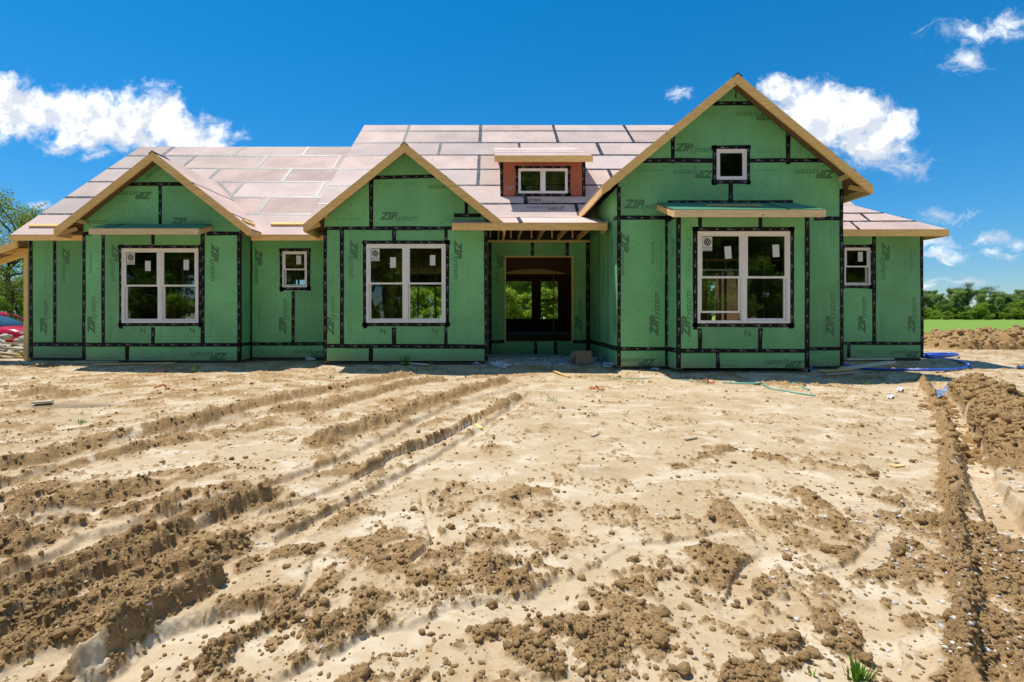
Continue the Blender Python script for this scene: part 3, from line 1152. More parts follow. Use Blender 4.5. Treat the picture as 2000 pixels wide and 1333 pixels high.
# --- wall at the left end
w = Wall('a', 12.0, 60, 462, 172, 699.5, label='green sheathed wall at the left end of the house')
w.panels([60, 107, 172], 462, 673)
w.panels([60, 172], 673, 699.5)
w.tapes([(61, 463, 61, 699), (107, 463, 107, 673)])
w.tapes([(60, 673, 170, 673)], 0.0045)
w.prints([(T_FULL, 87.5, 620, 90, 70, 0), (T_FULL, 126.5, 517, -90, 70, 0), (T_ADV, 92, 495, 90, 38, 1), (T_ADV, 121, 636, -90, 38, 1), (T_STR, 89, 545, 90, 26, 1)])
# --- recessed wall between the left and middle gables
w = Wall('c', 12.0, 482, 462, 640, 698.7, holes=[inset(WIN_C)], label='recessed green wall with one small window between two gables')
w.panels([482, 573, 640], 462, 672)
w.panels([482, 640], 672, 698.7)
w.tapes([(489, 463, 489, 698), (573, 569, 573, 672)])
w.tapes([(484, 672, 636, 672)], 0.0045)
w.tapes(win_tape(WIN_C, 3.6), 0.006)
w.prints([(T_FULL, 502.5, 520, -90, 69, 0), (T_FULL, 554.5, 619, 90, 70, 0), (T_FULL, 606, 690, 180, 62, 0), (T_STR, 506, 622, -90, 42, 1), (T_STR, 597, 622, -90, 42, 1),
          (T_ADV, 524, 690, 180, 40, 1)])
# --- left gable
w = Wall('b', 11.5, 163, 290, 468.5, 704.5, GB['lines'], [inset(WIN_B)], label='green gable wall on the left with a twin window')
w.panels([163, 248.5, 468.5], 674, 704.5)
w.panels([163, 201.6, 299, 396, 468.5], 456, 674)
w.panels([163, 313, 468.5], 360, 456)
w.panels([163, 468.5], 290, 360)
w.tapes([(164, 456, 164, 704), (467, 456, 467, 704), (201.6, 456, 201.6, 674), (396, 456, 396, 674), (299, 456, 299, 478), (299, 640, 299, 674),
         (248.5, 674, 248.5, 704), (313, 360, 313, 442)])
w.tapes([(163, 674, 468, 674), (163, 456.5, 180, 456.5), (404, 456.5, 468, 456.5), (247, 360, 358, 360)], 0.0045)
w.tapes(win_tape(WIN_B), 0.006)
w.prints([(T_FULL, 181, 617, 90, 74, 0), (T_FULL, 222.5, 513, -90, 74, 0), (T_FULL, 417.5, 513, -90, 74, 0), (T_FULL, 409, 694, 180, 74, 0),
          (T_Z, 279, 645.5, 90, 13, 0), (T_Z, 375, 645.5, 90, 13, 0), (T_FULL, 263, 380, 180, 70, 0), (T_FULL, 366, 434, 0, 66, 0), (T_SYS, 190, 435, 0, 42, 0),
          (T_SYS, 299, 336, 218, 40, 0), (T_STR, 177, 513, 90, 44, 0), (T_ADV, 218, 640, -90, 40, 1), (T_ADV, 413, 635, -90, 40, 1), (T_ADV, 350, 377, 180, 44, 1),
          (T_STR, 206, 700, 180, 42, 1), (T_STR, 300, 700, 180, 42, 1), (T_SPEC, 440, 436, 180, 40, 1), (T_ADV, 314, 651, 90, 20, 1)])
# --- middle gable
w = Wall('d', 11.05, 633.5, 270, 950, 705.6, GD_['lines'], [inset(WIN_D)], label='green gable wall in the middle with a twin window')
w.panels([633.5, 724.5, 950], 676, 705.6)
w.panels([633.5, 667.8, 769.7, 870.9, 950], 446.3, 676)
w.panels([633.5, 725, 911, 950], 346.7, 446.3)
w.panels([633.5, 950], 270, 346.7)
w.tapes([(635, 446, 635, 705), (949, 446, 949, 705), (667.8, 446, 667.8, 676), (769.7, 446, 769.7, 470), (769.7, 640, 769.7, 676), (870.9, 446, 870.9, 676),
         (724.5, 676, 724.5, 705), (725, 347, 725, 446), (911, 392, 911, 420)])
w.tapes([(633.5, 676, 949, 677.5), (635, 446.3, 912, 446.3), (727, 347.5, 853, 345), (887, 421, 939, 421)], 0.0045)
w.tapes(win_tape(WIN_D), 0.006)
w.prints([(T_FULL, 647.5, 618, 90, 78, 0), (T_FULL, 688.5, 507, -90, 77, 0), (T_FULL, 892, 507.5, -90, 77, 0), (T_Z, 747.6, 647, 90, 14, 0), (T_Z, 849.5, 647, 90, 14, 0),
          (T_FULL, 778.5, 425, 0, 77, 0), (T_SYS, 858, 364, 180, 42, 0), (T_STR, 946, 505, 90, 44, 0), (T_ADV, 652.7, 482, 90, 42, 1), (T_ADV, 683, 643, -90, 44, 1),
          (T_ADV, 886, 643, -90, 44, 1), (T_ADV, 785, 652, -90, 22, 1), (T_ADV, 760, 361, 180, 42, 1), (T_STR, 808, 361, 180, 34, 1), (T_SPEC, 676, 429, 180, 66, 1),
          (T_SPEC, 884, 429, 180, 38, 1), (T_STR, 651, 545, 90, 26, 1)])
# --- right gable
w = Wall('g', 10.15, 1208, 130, 1645.5, 715.9, GG['lines'], [inset(WIN_G), (1320, 440, 1560, 650)], label='tall green gable wall on the right with a small square window')
w.panels([1208, 1303.5], 681.6, 715.9)
w.panels([1208, 1303.5], 425.8, 681.6)
w.panels([1572, 1645.5], 681.6, 715.9)
w.panels([1572, 1645.5], 425.8, 681.6)
w.panels([1208, 1427, 1645.5], 313.9, 425.8)
w.panels([1208, 1314, 1539.6, 1645.5], 202.5, 313.9)
w.panels([1208, 1645.5], 130, 202.5)
w.tapes([(1209, 365, 1209, 715), (1303, 426, 1303, 715), (1643.5, 370, 1643.5, 715), (1314, 255, 1314, 320), (1539.6, 245, 1539.6, 321), (1427, 358, 1427, 395)])
w.tapes([(1208, 681.6, 1303, 681.6), (1575, 681.6, 1645, 681.6), (1209, 425.8, 1312, 425.8), (1590, 427, 1645, 427), (1250, 313.9, 1393, 313.9), (1463, 313.9, 1618, 313.9),
         (1385, 202.5, 1490, 202.5), (1304, 394.8, 1549, 394.8, 0.06)], 0.0045)
w.tapes(win_tape(WIN_G, 4.6), 0.006)
w.prints([(T_FULL, 1217, 495, -90, 86, 0), (T_FULL, 1280.5, 615, 90, 87, 0), (T_STR, 1275.5, 492, 90, 49, 0), (T_FULL, 1624, 616, 90, 87, 0), (T_FULL, 1246, 706, 180, 72, 0),
          (T_FULL, 1260, 402, 0, 88, 0), (T_FULL, 1356, 291, 0, 80, 0), (T_FULL, 1356, 338, 180, 80, 0), (T_FULL, 1592, 338, 180, 82, 0), (T_FULL, 1476, 225, 180, 78, 0),
          (T_ADV, 1502, 295.5, 0, 48, 1), (T_SPEC, 1268, 333, 180, 58, 1), (T_SPEC, 1492, 333, 180, 54, 1), (T_SPEC, 1386, 221, 180, 44, 1), (T_ADV, 1627, 460, 90, 48, 1),
          (T_STR, 1590, 690, 180, 30, 1), (T_ADV, 1288, 500, 90, 60, 1), (T_ADV, 1561, 290, -90, 46, 1), (T_ADV, 1610, 407, 0, 40, 1)])
# --- bay in front of the right gable
w = Wall('y', 9.6, 1324, 417, 1578, 719.3, holes=[inset(WIN_Y)], label='green box bay with the largest twin window')
w.panels([1324, 1367, 1485, 1578], 417, 685.4)
w.panels([1324, 1401, 1578], 685.4, 719.3)
w.tapes([(1325.5, 418, 1325.5, 719), (1576.5, 418, 1576.5, 719), (1367, 418, 1367, 444), (1485, 418, 1485, 444), (1367, 642, 1367, 685), (1485, 642, 1485, 685),
         (1401.5, 681, 1402.5, 719)])
w.tapes([(1325, 685.4, 1577, 685.4)], 0.0045)
w.tapes(win_tape(WIN_Y, 5), 0.006)
w.prints([(T_FULL, 1343, 616, 90, 92, 0), (T_Z, 1460, 652, 90, 17, 0), (T_FULL, 1533, 710, 180, 76, 0), (T_STR, 1424, 714, 180, 34, 0), (T_SPEC, 1425, 705, 180, 34, 1),
          (T_ADV, 1346, 457, 90, 49, 1), (T_ADV, 1345, 520, 90, 40, 1), (T_ADV, 1505, 655, -90, 30, 1), (T_SPEC, 1570, 490, 90, 60, 1)])
# --- right wing
w = Wall('r', 12.0, 1600, 450, 1802, 699.7, holes=[inset(WIN_R)], label='green wall at the right end with one small window')
w.panels([1600, 1707, 1802], 450, 671)
w.panels([1600, 1658, 1802], 671, 699.7)
w.tapes([(1707, 451, 1707, 671), (1800.5, 451, 1800.5, 699), (1658, 671, 1658, 699)])
w.tapes([(1646, 671, 1802, 671)], 0.0045)
w.tapes(win_tape(WIN_R, 3.8), 0.006)
w.prints([(T_FULL, 1686, 616, 90, 72, 0), (T_FULL, 1727.5, 510, -90, 74, 0), (T_FULL, 1783, 616, 90, 72, 0), (T_FULL, 1768, 690, 180, 58, 0), (T_STR, 1778.5, 510, 90, 43, 0),
          (T_ADV, 1723, 632, -90, 40, 1), (T_STR, 1690, 688, 180, 36, 1), (T_ADV, 1786, 505, 90, 40, 1)])
# --- back wall of the porch, with the doorway
w = Wall('p', 13.1, 952, 468, 1150, 697, holes=[(985.7, 500.2, 1119.4, 666.7)], label='green porch wall round the rough door opening')
w.panels([952, 985.7, 1040, 1108, 1150], 468, 667)
w.panels([952, 1046, 1085, 1150], 667, 697)
w.tapes([(957, 474, 957, 697), (1147.5, 474, 1147.5, 697), (1040, 474, 1040, 500), (1108, 474, 1108, 500), (1046, 668, 1046, 697), (1085, 668, 1085, 697)])
w.tapes([(957, 667.5, 985, 667.5), (1119.5, 667.5, 1148, 667.5)], 0.0045)
w.prints([(T_FULL, 1132, 616, 90, 64, 0), (T_FULL, 974, 525, -90, 62, 0), (T_ADV, 1128, 500, 90, 40, 1)])


# --- walls that run away from the viewer
def side_wall(x, d0, d1, z0, z1, facing, label, seams=(), hseam=None, lines=()):
    d0 = d0 + 0.017
    pl = Plane((x, 0, 0), (0, 1, 0), (0, 0, 1), (facing, 0, 0))
    polys = cells(d0, z0, d1, z1, [], lines)
    o = slab('wall', polys, lambda u, v: (x - facing * 0.0125, u, v), (-facing * 0.11, 0, 0), OSB, house)
    o['label'] = label
    us = [d0] + list(seams) + [d1]
    vs_ = [z0] + ([hseam] if hseam else []) + [z1]
    for a, b in zip(us[:-1], us[1:]):
        for c, e_ in zip(vs_[:-1], vs_[1:]):
            slab('sheathing_panel', cells(a + .0015, c + .0015, b - .0015, e_ - .0015, [], lines), lambda u, v: (x, u, v), (-facing * 0.012, 0, 0), GREEN, o)
    return o, pl


zt = Z(674, 11.5)
xb = X(468.5, 11.5)
o, pl = side_wall(xb, 11.5, 12.0, 0.155, 3.25, 1, 'narrow green return wall beside the left gable', (), zt)
pl.tape((11.53, zt), (12.0, zt), o)
pl.tape((11.542, 0.16), (11.542, 3.2), o, 0.004)
mbt = MB()
text_on(mbt, T_STR, (xb + .0012, 11.75, 1.9), (0, 1, 0), (0, 0, 1), 0.5, 90, 0)
mbt.build('printed_lettering', [INK2], o)['kind'] = 'stuff'
xd = X(950, 11.05)
o, pl = side_wall(xd, 11.05, 13.1, 0.155, 3.30, 1, 'green wall on the left side of the porch', (12.1,), zt)
pl.tape((11.09, 0.16), (11.09, 3.2), o, 0.004)
xg = X(1208, 10.15)
o, pl = side_wall(xg, 10.15, 13.1, 0.14, 4.0, -1, 'green wall on the right side of the porch', (11.05, 11.95), zt)
pl.tape((10.15, zt), (13.1, zt), o, 0.0045)
pl.tape((10.15, Z(425.8, 10.15)), (10.55, Z(421, 10.15)), o, 0.0045)
pl.tape((10.195, 0.15), (10.195, 3.9), o)
pl.tape((11.05, 0.62), (11.05, 3.4), o, w=0.03, letters=False)
pl.tape((11.95, 0.62), (11.95, 3.4), o, w=0.03, letters=False)
mbt = MB()
for (dd, zz, r_) in ((10.42, 1.25, 90), (11.5, 2.2, -90), (12.5, 1.25, 90), (10.75, 2.6, -90)):
    text_on(mbt, T_FULL, (xg - .0012, dd, zz), (0, -1, 0), (0, 0, 1), 0.9, r_, 0)
mbt.build('printed_lettering', [INK2], o)['kind'] = 'stuff'
xy = X(1324, 9.6)
o, pl = side_wall(xy, 9.6, 10.15, 0.14, 3.22, -1, 'narrow left cheek of the box bay', (), zt)
pl.tape((9.6, zt), (10.15, zt), o, 0.0045)
pl.tape((9.645, 0.15), (9.645, 3.2), o)
mbt = MB()
text_on(mbt, T_FULL, (xy - .0012, 9.9, 2.45), (0, -1, 0), (0, 0, 1), 0.9, -90, 0)
text_on(mbt, T_STR, (xy - .0012, 9.85, 1.25), (0, -1, 0), (0, 0, 1), 0.5, 90, 0)
mbt.build('printed_lettering', [INK2], o)['kind'] = 'stuff'
side_wall(X(1578, 9.6), 9.6, 10.15, 0.14, 3.22, 1, 'right cheek of the box bay')
side_wall(X(1645.5, 10.15), 10.15, 12.0, 0.15, 3.95, 1, 'right side of the tall gable', (11.1,), zt)
side_wall(X(163, 11.5), 11.5, 12.0, 0.15, 3.25, -1, 'left return of the left gable')
side_wall(X(633.5, 11.05), 11.05, 12.0, 0.15, 3.35, -1, 'left return of the middle gable')
GL = [(-PITCH, 1, ZE - PITCH * DE - 0.03), (PITCH, 1, roofz(D_RL) + PITCH * D_RL - 0.03)]
side_wall(XL + 0.03, 12.0, 19.8, 0.15, 7.5, -1, 'left end wall of the house', (13.2, 14.4, 15.6, 16.8, 18.0), zt, GL)
GM = [(-PITCH, 1, ZE - PITCH * DE - 0.03), (PITCH, 1, roofz(D_RM) + PITCH * D_RM - 0.03)]
side_wall(XM, 12.2, 22.9, 3.3, 9.0, -1, 'gable end of the higher roof', (), None, GM)
side_wall(X(1802, 12.0), 12.0, 22.9, 0.15, 3.25, 1, 'right end wall of the house', (13.2, 14.4, 15.6), zt)
side_wall(9.5, 12.6, 22.9, 3.0, 9.0, 1, 'right gable end of the main roof', (), None, GM)

# --- back wall with openings (some added for interior light), floor, inner framing
def back_wall(x0, x1, d, z1, holes, label):
    polys = cells(x0, 0.15, x1, z1, holes, [])
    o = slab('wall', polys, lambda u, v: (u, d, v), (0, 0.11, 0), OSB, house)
    o['label'] = label


DB = 22.9
ox = lambda px: X(px, DB)
holes = [(ox(981), Z(623, DB), ox(1038.5), Z(550, DB)), (ox(1056.6), Z(623, DB), ox(1089.6), Z(550, DB)), (-4.3, 0.6, -2.0, 2.6), (4.9, 1.0, 6.4, 2.6), (7.2, 1.0, 8.8, 2.6)]  # right-hand openings added to let daylight into the rooms
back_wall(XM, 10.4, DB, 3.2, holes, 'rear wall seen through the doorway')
mb = MB()
for a, b in ((981, 1038.5), (1056.6, 1089.6)):
    x0, x1, z0, z1 = ox(a), ox(b), Z(623, DB), Z(550, DB)
    mb.box(x0 - .06, x0, DB - .04, DB - .005, z0 - .06, z1 + .1)
    mb.box(x1, x1 + .06, DB - .04, DB - .005, z0 - .06, z1 + .1)
    mb.box(x0 + .001, x1 - .001, DB - .04, DB - .005, z1, z1 + .1)
    mb.box(x0 + .001, x1 - .001, DB - .04, DB - .005, z0 - .06, z0)
x0, x1 = ox(1056.6), ox(1089.6)
mb.box(x0, x1, DB + .02, DB + .06, Z(588, DB), Z(585, DB))
mb.build('rear_window_frame', OSB, house)
back_wall(XL + .05, XM, 19.8, 3.2, [(-10.6, 1.0, -9.2, 2.7), (-8.2, 1.0, -7.2, 2.7), (-6.4, 0.9, -5.4, 2.7)], 'rear wall of the left wing')  # openings added to brighten the left wing inside
side_wall(XM - 0.1, 19.8, DB, 0.15, 3.3, -1, 'rear jog wall')
mb = MB()
mb.box(XL + .2, xd - .13, 12.12, 19.7, 0.30, 0.45)
mb.box(xd - .12, xg + .12, 13.23, 19.7, 0.30, 0.449)
mb.box(xg + .13, 10.3, 12.12, 19.7, 0.30, 0.45)
mb.box(XM + .1, 10.3, 19.7, DB - .02, 0.30, 0.45)
mb.box(X(163, 11.5) + .13, xb - .13, 11.62, 12.12, 0.30, 0.45)
mb.box(X(633.5, 11.05) + .13, xd - .13, 11.17, 12.12, 0.30, 0.45)
mb.box(xg + .13, X(1645.5, 10.15) - .13, 10.28, 12.12, 0.30, 0.45)
mb.build('subfloor', DARKFLOOR, house)
for (d, xa, xb_, step) in ((14.6, -11.4, -5.2, 0.41), (16.5, -4.4, -0.6, 0.61), (15.2, 3.2, 9.8, 0.61), (17.5, -11.4, -5.2, 0.61), (18.5, 2.4, 9.6, 0.81)):
    mb = MB()
    mb.box(xa, xb_, d, d + .09, 2.95, 3.03)
    mb.box(xa, xb_, d, d + .09, 0.45, 0.49)
    fr = mb.build('partition_frame', PINE, house)
    x = xa
    while x < xb_:
        MB().box(x, x + .04, d, d + .09, 0.49, 2.95).build('stud', PINEV, fr)
        x += step
# arched header deeper inside
mb = MB()
dA = 17.0
pts = []
for i in range(13):
    t = i / 12
    px = 975 + t * 165
    pts.append((X(px, dA), dA, Z(535 - 13 * math.sin(t * math.pi) + 12 * t * t, dA)))
pts += [(X(1140, dA), dA, Z(497, dA)), (X(975, dA), dA, Z(497, dA))]
mb.prism(pts, (0, .12, 0))
mb.build('arched_header', OSB, house)
# doorway lining
mb = MB()
d = 13.1
x0, x1, z0, z1 = X(985.7, d), X(1119.4, d), Z(666.7, d), Z(500.2, d)
mb.box(x0 - .002, x0 + .035, d + .002, d + .13, z0, z1)
mb.box(x1 - .035, x1 + .002, d + .002, d + .13, z0, z1)
mb.box(x0 + .036, x1 - .036, d + .002, d + .13, z1 - .035, z1 + .002)
mb.build('door_frame', PINEV, house)
# foundation
mb = MB()
mb.box(XL + .08, xd - .03, 12.03, 19.7, -0.5, 0.148)
mb.box(xd - .02, xg + .02, 13.13, 19.7, -0.5, 0.147)
mb.box(xg + .03, X(1800, 12), 12.03, 19.7, -0.5, 0.148)
mb.box(X(166, 11.5), X(466, 11.5), 11.53, 12.02, -0.5, 0.147)
mb.box(X(636, 11.05), X(948, 11.05), 11.08, 12.02, -0.5, 0.146)
mb.box(X(1211, 10.15), X(1643, 10.15), 10.18, 12.02, -0.5, 0.145)
mb.box(X(1327, 9.6), X(1576, 9.6), 9.63, 10.17, -0.5, 0.12)
mb.build('foundation', CONC, house)


# ------------------------------------------------------------------ roofs
class RoofPlane(Plane):
    """roof face; u along the eave, v measured horizontally up the slope"""
    pass


def roof_face(name, pl, outline, rows, seams, label, mat=None, deck_t=0.03, tape_rows=True, tape_w=TW, deck=None):
    """outline: convex polygon in (u, v); rows: list of v; seams: list of u-lists, one for each row"""
    mat = mat or ROOFM
    n = pl.n
    # half planes of the outline
    area = sum(outline[i][0] * outline[(i + 1) % len(outline)][1] - outline[(i + 1) % len(outline)][0] * outline[i][1] for i in range(len(outline)))
    ol = outline if area > 0 else outline[::-1]
    hp = []
    for i in range(len(ol)):
        (ax, ay), (bx, by) = ol[i], ol[(i + 1) % len(ol)]
        hp.append((by - ay, -(bx - ax), (by - ay) * ax - (bx - ax) * ay))
    r = slab('roof', [ol], lambda u, v: pl.at(u, v, -0.003), -n * deck_t, deck or OSB, house)
    r['label'] = label
    us = [p[0] for p in ol]
    u0, u1 = min(us) - 1, max(us) + 1
    for k in range(len(rows) - 1):
        va, vb = rows[k], rows[k + 1]
        cut = [u0] + sorted(seams[k]) + [u1]
        for a, b in zip(cut[:-1], cut[1:]):
            jig = random.uniform(0, 0.003)
            polys = [clip_poly([(a + .002, va + .002), (b - .002, va + .002), (b - .002, vb - .002), (a + .002, vb - .002)], hp)]
            if len(polys[0]) >= 3:
                slab('roof_panel', polys, lambda u, v: pl.at(u, v, 0.010 + jig), -n * 0.0125, mat, r)
    for k in range(1, len(rows) - 1) if tape_rows else []:
        seg = clip_seg((u0, rows[k]), (u1, rows[k]), hp)
        if seg:
            pl.tape(seg[0], seg[1], r, 0.016, tape_w * 0.8, ROOFTAPE)
    for k in range(len(rows) - 1):
        for s in seams[k]:
            if s < u0 or s > u1:
                continue
            seg = clip_seg((s, rows[k]), (s, rows[k + 1]), hp)
            if seg:
                pl.tape(seg[0], seg[1], r, 0.0175, tape_w * 1.15, ROOFTAPE)
    return r, hp


def clip_seg(a, b, hp):
    t0, t1 = 0.0, 1.0
    for (p, q_, c) in hp:
        da, db = p * a[0] + q_ * a[1] - c, p * b[0] + q_ * b[1] - c
        if da > 0 and db > 0:
            return None
        if da * db < 0:
            t = da / (da - db)
            if da > 0:
                t0 = max(t0, t)
            else:
                t1 = min(t1, t)
    if t1 - t0 < 1e-4:
        return None
    L = lambda t: (a[0] + (b[0] - a[0]) * t, a[1] + (b[1] - a[1]) * t)
    return L(t0), L(t1)


nrm = Vector((0, -PITCH, 1)).normalized()
FRONT = RoofPlane((0, DE, ZE), (1, 0, 0), (0, 1, PITCH), nrm)
rowsL = [-0.0, 0.78, 1.51, 2.25, 2.96, 3.72, D_RL - DE]
sL = [[-10.6, -8.3, -6.1], [-9.5, -7.2, -4.85]]
roof_face('l', FRONT, [(XL, 0), (XM, 0), (XM, D_RL - DE), (XL, D_RL - DE)], rowsL, [[], sL[0], sL[1], sL[0], sL[1], sL[0]], 'front slope of the lower left roof')
rowsM = [0.0, 0.71, 1.22, 2.08, 2.92, 3.76, 4.58, 5.43, D_RM - DE]
sA, sB = [-3.01, -0.395, 2.26, 4.85], [-1.72, 0.93, 3.57, 6.2]
roof_face('m', FRONT, [(XM, 0.71), (9.55, 0.71), (9.55, D_RM - DE), (XM, D_RM - DE)], rowsM[1:], [sA, sB, sA + [3.56], sA, sB, sA, sA], 'front slope of the main roof')
roof_face('m', FRONT, [(XM, 0), (-3.9, 0), (-3.9, 0.708), (XM, 0.708)], [0, 0.708], [[]], 'short eave of the main roof beside the middle gable')
# rear slopes
BK = RoofPlane((0, D_RM, roofz(D_RM)), (1, 0, 0), (0, 1, -PITCH), Vector((0, PITCH, 1)).normalized())
roof_face('mb', BK, [(XM, 0.0), (9.55, 0.0), (9.55, 5.9), (XM, 5.9)], [0, 1, 2, 3, 4, 5, 5.9], [[], [], [], [], [], []], 'rear slope of the main roof', tape_rows=False)
BK2 = RoofPlane((0, D_RL, roofz(D_RL)), (1, 0, 0), (0, 1, -PITCH), Vector((0, PITCH, 1)).normalized())
roof_face('lb', BK2, [(XL, 0.0), (XM, 0.0), (XM, 4.3), (XL, 4.3)], [0, 1, 2, 3, 4.3], [[], [], [], []], 'rear slope of the lower left roof', tape_rows=False)
# right wing with its hip
ZR = 3.32
RW = RoofPlane((0, DE, ZR), (1, 0, 0), (0, 1, PITCH), nrm)
XRC = X(1851, 11.6)
roof_face('rw', RW, [(6.5, 0), (XRC, 0), (9.56, 0.92), (6.5, 0.92)], [0, 0.30, 0.62, 0.92], [[8.95], [9.45], []], 'front slope of the right wing roof', tape_w=0.05)
roof_face('rw', RW, [(6.5, 0.92), (9.56, 0.92), (9.56, 3.0), (6.5, 3.0)], [0.92, 1.3, 2.1, 3.0], [[], [], []], 'upper front slope of the right wing roof', tape_w=0.05)
hx = XRC - 9.56
HIP = RoofPlane((XRC, 0, ZR), (0, 1, 0), (-1, 0, PITCH * 0.92 / hx), Vector((PITCH * 0.92 / hx, 0, 1)).normalized())
roof_face('hip', HIP, [(DE, 0), (DE + 0.92, hx), (20.6, hx), (21.5, 0)], [0, hx], [[14, 16.4, 18.8]], 'hipped end of the right wing roof')


# gable roofs, two faces each
def gable_roof(g, label, visible):
    p, zp, xp, hw, df = g['p'], g['zp'], g['xp'], g['hw'], g['df']
    n_ = math.sqrt(1 + p * p)
    ze = zp - p * hw
    dr = DE + (zp - ZE) / PITCH + 0.04
    de = max(DE + (ze - ZE) / PITCH + 0.03, df + 0.3)
    for s in (1, -1):
        pl = RoofPlane((xp, 0, zp), (0, 1, 0), (s, 0, -p), Vector((s * p, 0, 1)) / n_)
        outl = [(df, 0), (dr, 0), (de, hw), (df, hw)]
        roof_face('g', pl, outl, [0, 0.93, 1.86, hw] if hw < 2.5 else [0, .93, 1.86, hw], [[], [], []], label % ('right' if s > 0 else 'left'), tape_w=0.05)
        # valley tape
        # rake board on the front edge
        mb = MB()
        w_ = 0.205
        o0, o1 = (xp, zp - 0.002), (xp + s * hw, ze - 0.002)
        pts = [(o0[0], df - 0.02, o0[1]), (o1[0], df - 0.02, o1[1]), (o1[0], df - 0.02, o1[1] - 0.15), (o1[0] - s * 0.07, df - 0.02, o1[1] - w_ + 0.07 * p), (o0[0], df - 0.02, o0[1] - w_)]
        mb.prism(pts, (0, 0.04, 0))
        mb.build('rake_board', PINE, house)
        # fascia along the eave, running back
        mb = MB()
        mb.box(min(o1[0], o1[0] - s * .04), max(o1[0], o1[0] - s * .04), df + .022, de + 0.25, ze - 0.17, ze - 0.02)
        mb.build('fascia_board', PINED, house)
        # soffit lookouts
        for t in (hw - 0.45,):
            x = xp + s * t
            z = zp - p * t - 0.075
            m2 = MB()
            m2.box(x - .02, x + .02, df + .022, g['dw'] - .002, z - .09 - 0.02, z - 0.02)
            m2.build('lookout', PINED, house)
        mb = MB()
        mb.beam((o1[0] - s * .25, g['dw'] - .03, ze + 0.06), (o1[0] - s * .02, df + .05, ze - 0.10), .04, .09)
        mb.build('rafter_tail', PINED, house)
    # ridge cap of black tape over the peak
    mb = MB()
    for s in (1, -1):
        a = Vector((xp, df - .024, zp + .026))
        mb.prism([a, a + Vector((s * .09, 0, -p * .09)), a + Vector((s * .09, 0, -p * .09 - .012)), a + Vector((0, 0, -.012))], (0, .5, 0))
    mb.build('ridge_tape', TAPE, house)


gable_roof(GB, '%s slope of the left gable roof', True)
gable_roof(GD_, '%s slope of the middle gable roof', False)
gable_roof(GG, '%s slope of the right gable roof', False)
# valley tape right of the left gable
p0 = Vector((GB['xp'], DE + (GB['zp'] - ZE) / PITCH, GB['zp'] + .03))
ze_b = GB['zp'] - GB['p'] * GB['hw']
p1 = Vector((GB['xp'] + GB['hw'], DE + (ze_b - ZE) / PITCH + 0.05, ze_b + .035))
mb = MB()
side = Vector((0.09, 0.0, 0.0))
mb.prism([p0, p1, p1 + side, p0 + side], (0, 0, -0.006))
mb.build('valley_tape', ROOFTAPE, house)
# ridge tapes
# fascias of the long eaves
def fascia(x0, x1, d, ztop, h, mat=None, t=0.04):
    mb = MB()
    mb.box(x0, x1, d - t, d, ztop - h, ztop)
    return mb.build('fascia_board', mat or PINE, house)


gbl, gbr = GB['xp'] - GB['hw'], GB['xp'] + GB['hw']
fascia(XL, gbl + .35, DE, ZE - .012, 0.125)
fascia(gbr - .2, X(635, 11.6), DE, ZE - .012, 0.125)
fascia(7.6, XRC, DE, ZR - .012, 0.15)
mb = MB()
mb.box(XRC - .04, XRC, DE + .002, 21.5, ZR - .162, ZR - .012)
mb.build('fascia_board', PINED, house)
# ------------------------------------------------------------------ porch roof
PD, PZ = 10.7, Z(436, 10.7)
bd = 12.31
sl = (roofz(bd) - PZ) / (bd - PD)
PORCH = RoofPlane((0, PD, PZ), (1, 0, 0), (0, 1, sl), Vector((0, -sl, 1)).normalized())
px0, px1 = X(883, PD), X(1183.5, PD)
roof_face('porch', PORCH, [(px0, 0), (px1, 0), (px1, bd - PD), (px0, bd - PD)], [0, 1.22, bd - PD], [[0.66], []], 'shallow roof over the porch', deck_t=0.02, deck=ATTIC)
fascia(px0, px1, PD, PZ - .012, 0.155)
MB().box(px1 + .002, px1 + .03, PD - .03, PD + .5, PZ - .16, PZ + .03).build('fascia_board', PINED, house)
MB().box(xd + .01, xg - .01, 13.0, 13.085, Z(474, 13.1), Z(474, 13.1) + .04).build('top_plate', PINE, house)
for x in np.arange(xd + .28, xg - .05, 0.545):
    zb = Z(474, 13.1) + .042
    MB().box(x, x + .038, 11.25, 13.09, zb, zb + .14).build('ceiling_joist', PINED, house)
    MB().beam((x + .06, PD + .02, PZ - .085), (x + .06, bd - .1, roofz(bd) - .17), .038, .10).build('rafter', PINED, house)
    mb = MB()
    mb.box(x - .21, x - .175, 12.6, 12.69, zb + .01, roofz(12.6) - 0.06)
    mb.build('truss_web', PINEV, house)
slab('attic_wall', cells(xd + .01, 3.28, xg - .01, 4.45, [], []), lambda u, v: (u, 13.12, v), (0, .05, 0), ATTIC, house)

# ------------------------------------------------------------------ dormer
dd = 13.14
qx0, qx1 = X(978, dd), X(1142, dd)
qz0, qz1 = Z(388.5, dd), Z(313, dd)
WIN_Q = (1012.4, 330, 1108.3, 378.3)
dh = [(X(WIN_Q[0] + 2, dd), Z(WIN_Q[3] - 2, dd), X(WIN_Q[2] - 2, dd), Z(WIN_Q[1] + 2, dd))]
dw = slab('dormer', cells(qx0 + .01, qz0, qx1 - .01, qz1, dh, []), lambda u, v: (u, dd + .0125, v), (0, .09, 0), OSB, house)
dw['label'] = 'small shed dormer with shade-darkened brown front and twin window'
dpl = Plane((0, dd, 0), (1, 0, 0), (0, 0, 1), (0, -1, 0))
xm_ = X(1040, dd)
for a, b in ((qx0, xm_), (xm_, qx1)):
    slab('sheathing_panel', cells(a + .001, qz0, b - .001, qz1, dh, []), lambda u, v: (u, dd, v), (0, .012, 0), DORM, dw)
P2 = lambda x, y: (X(x, dd), Z(y, dd))
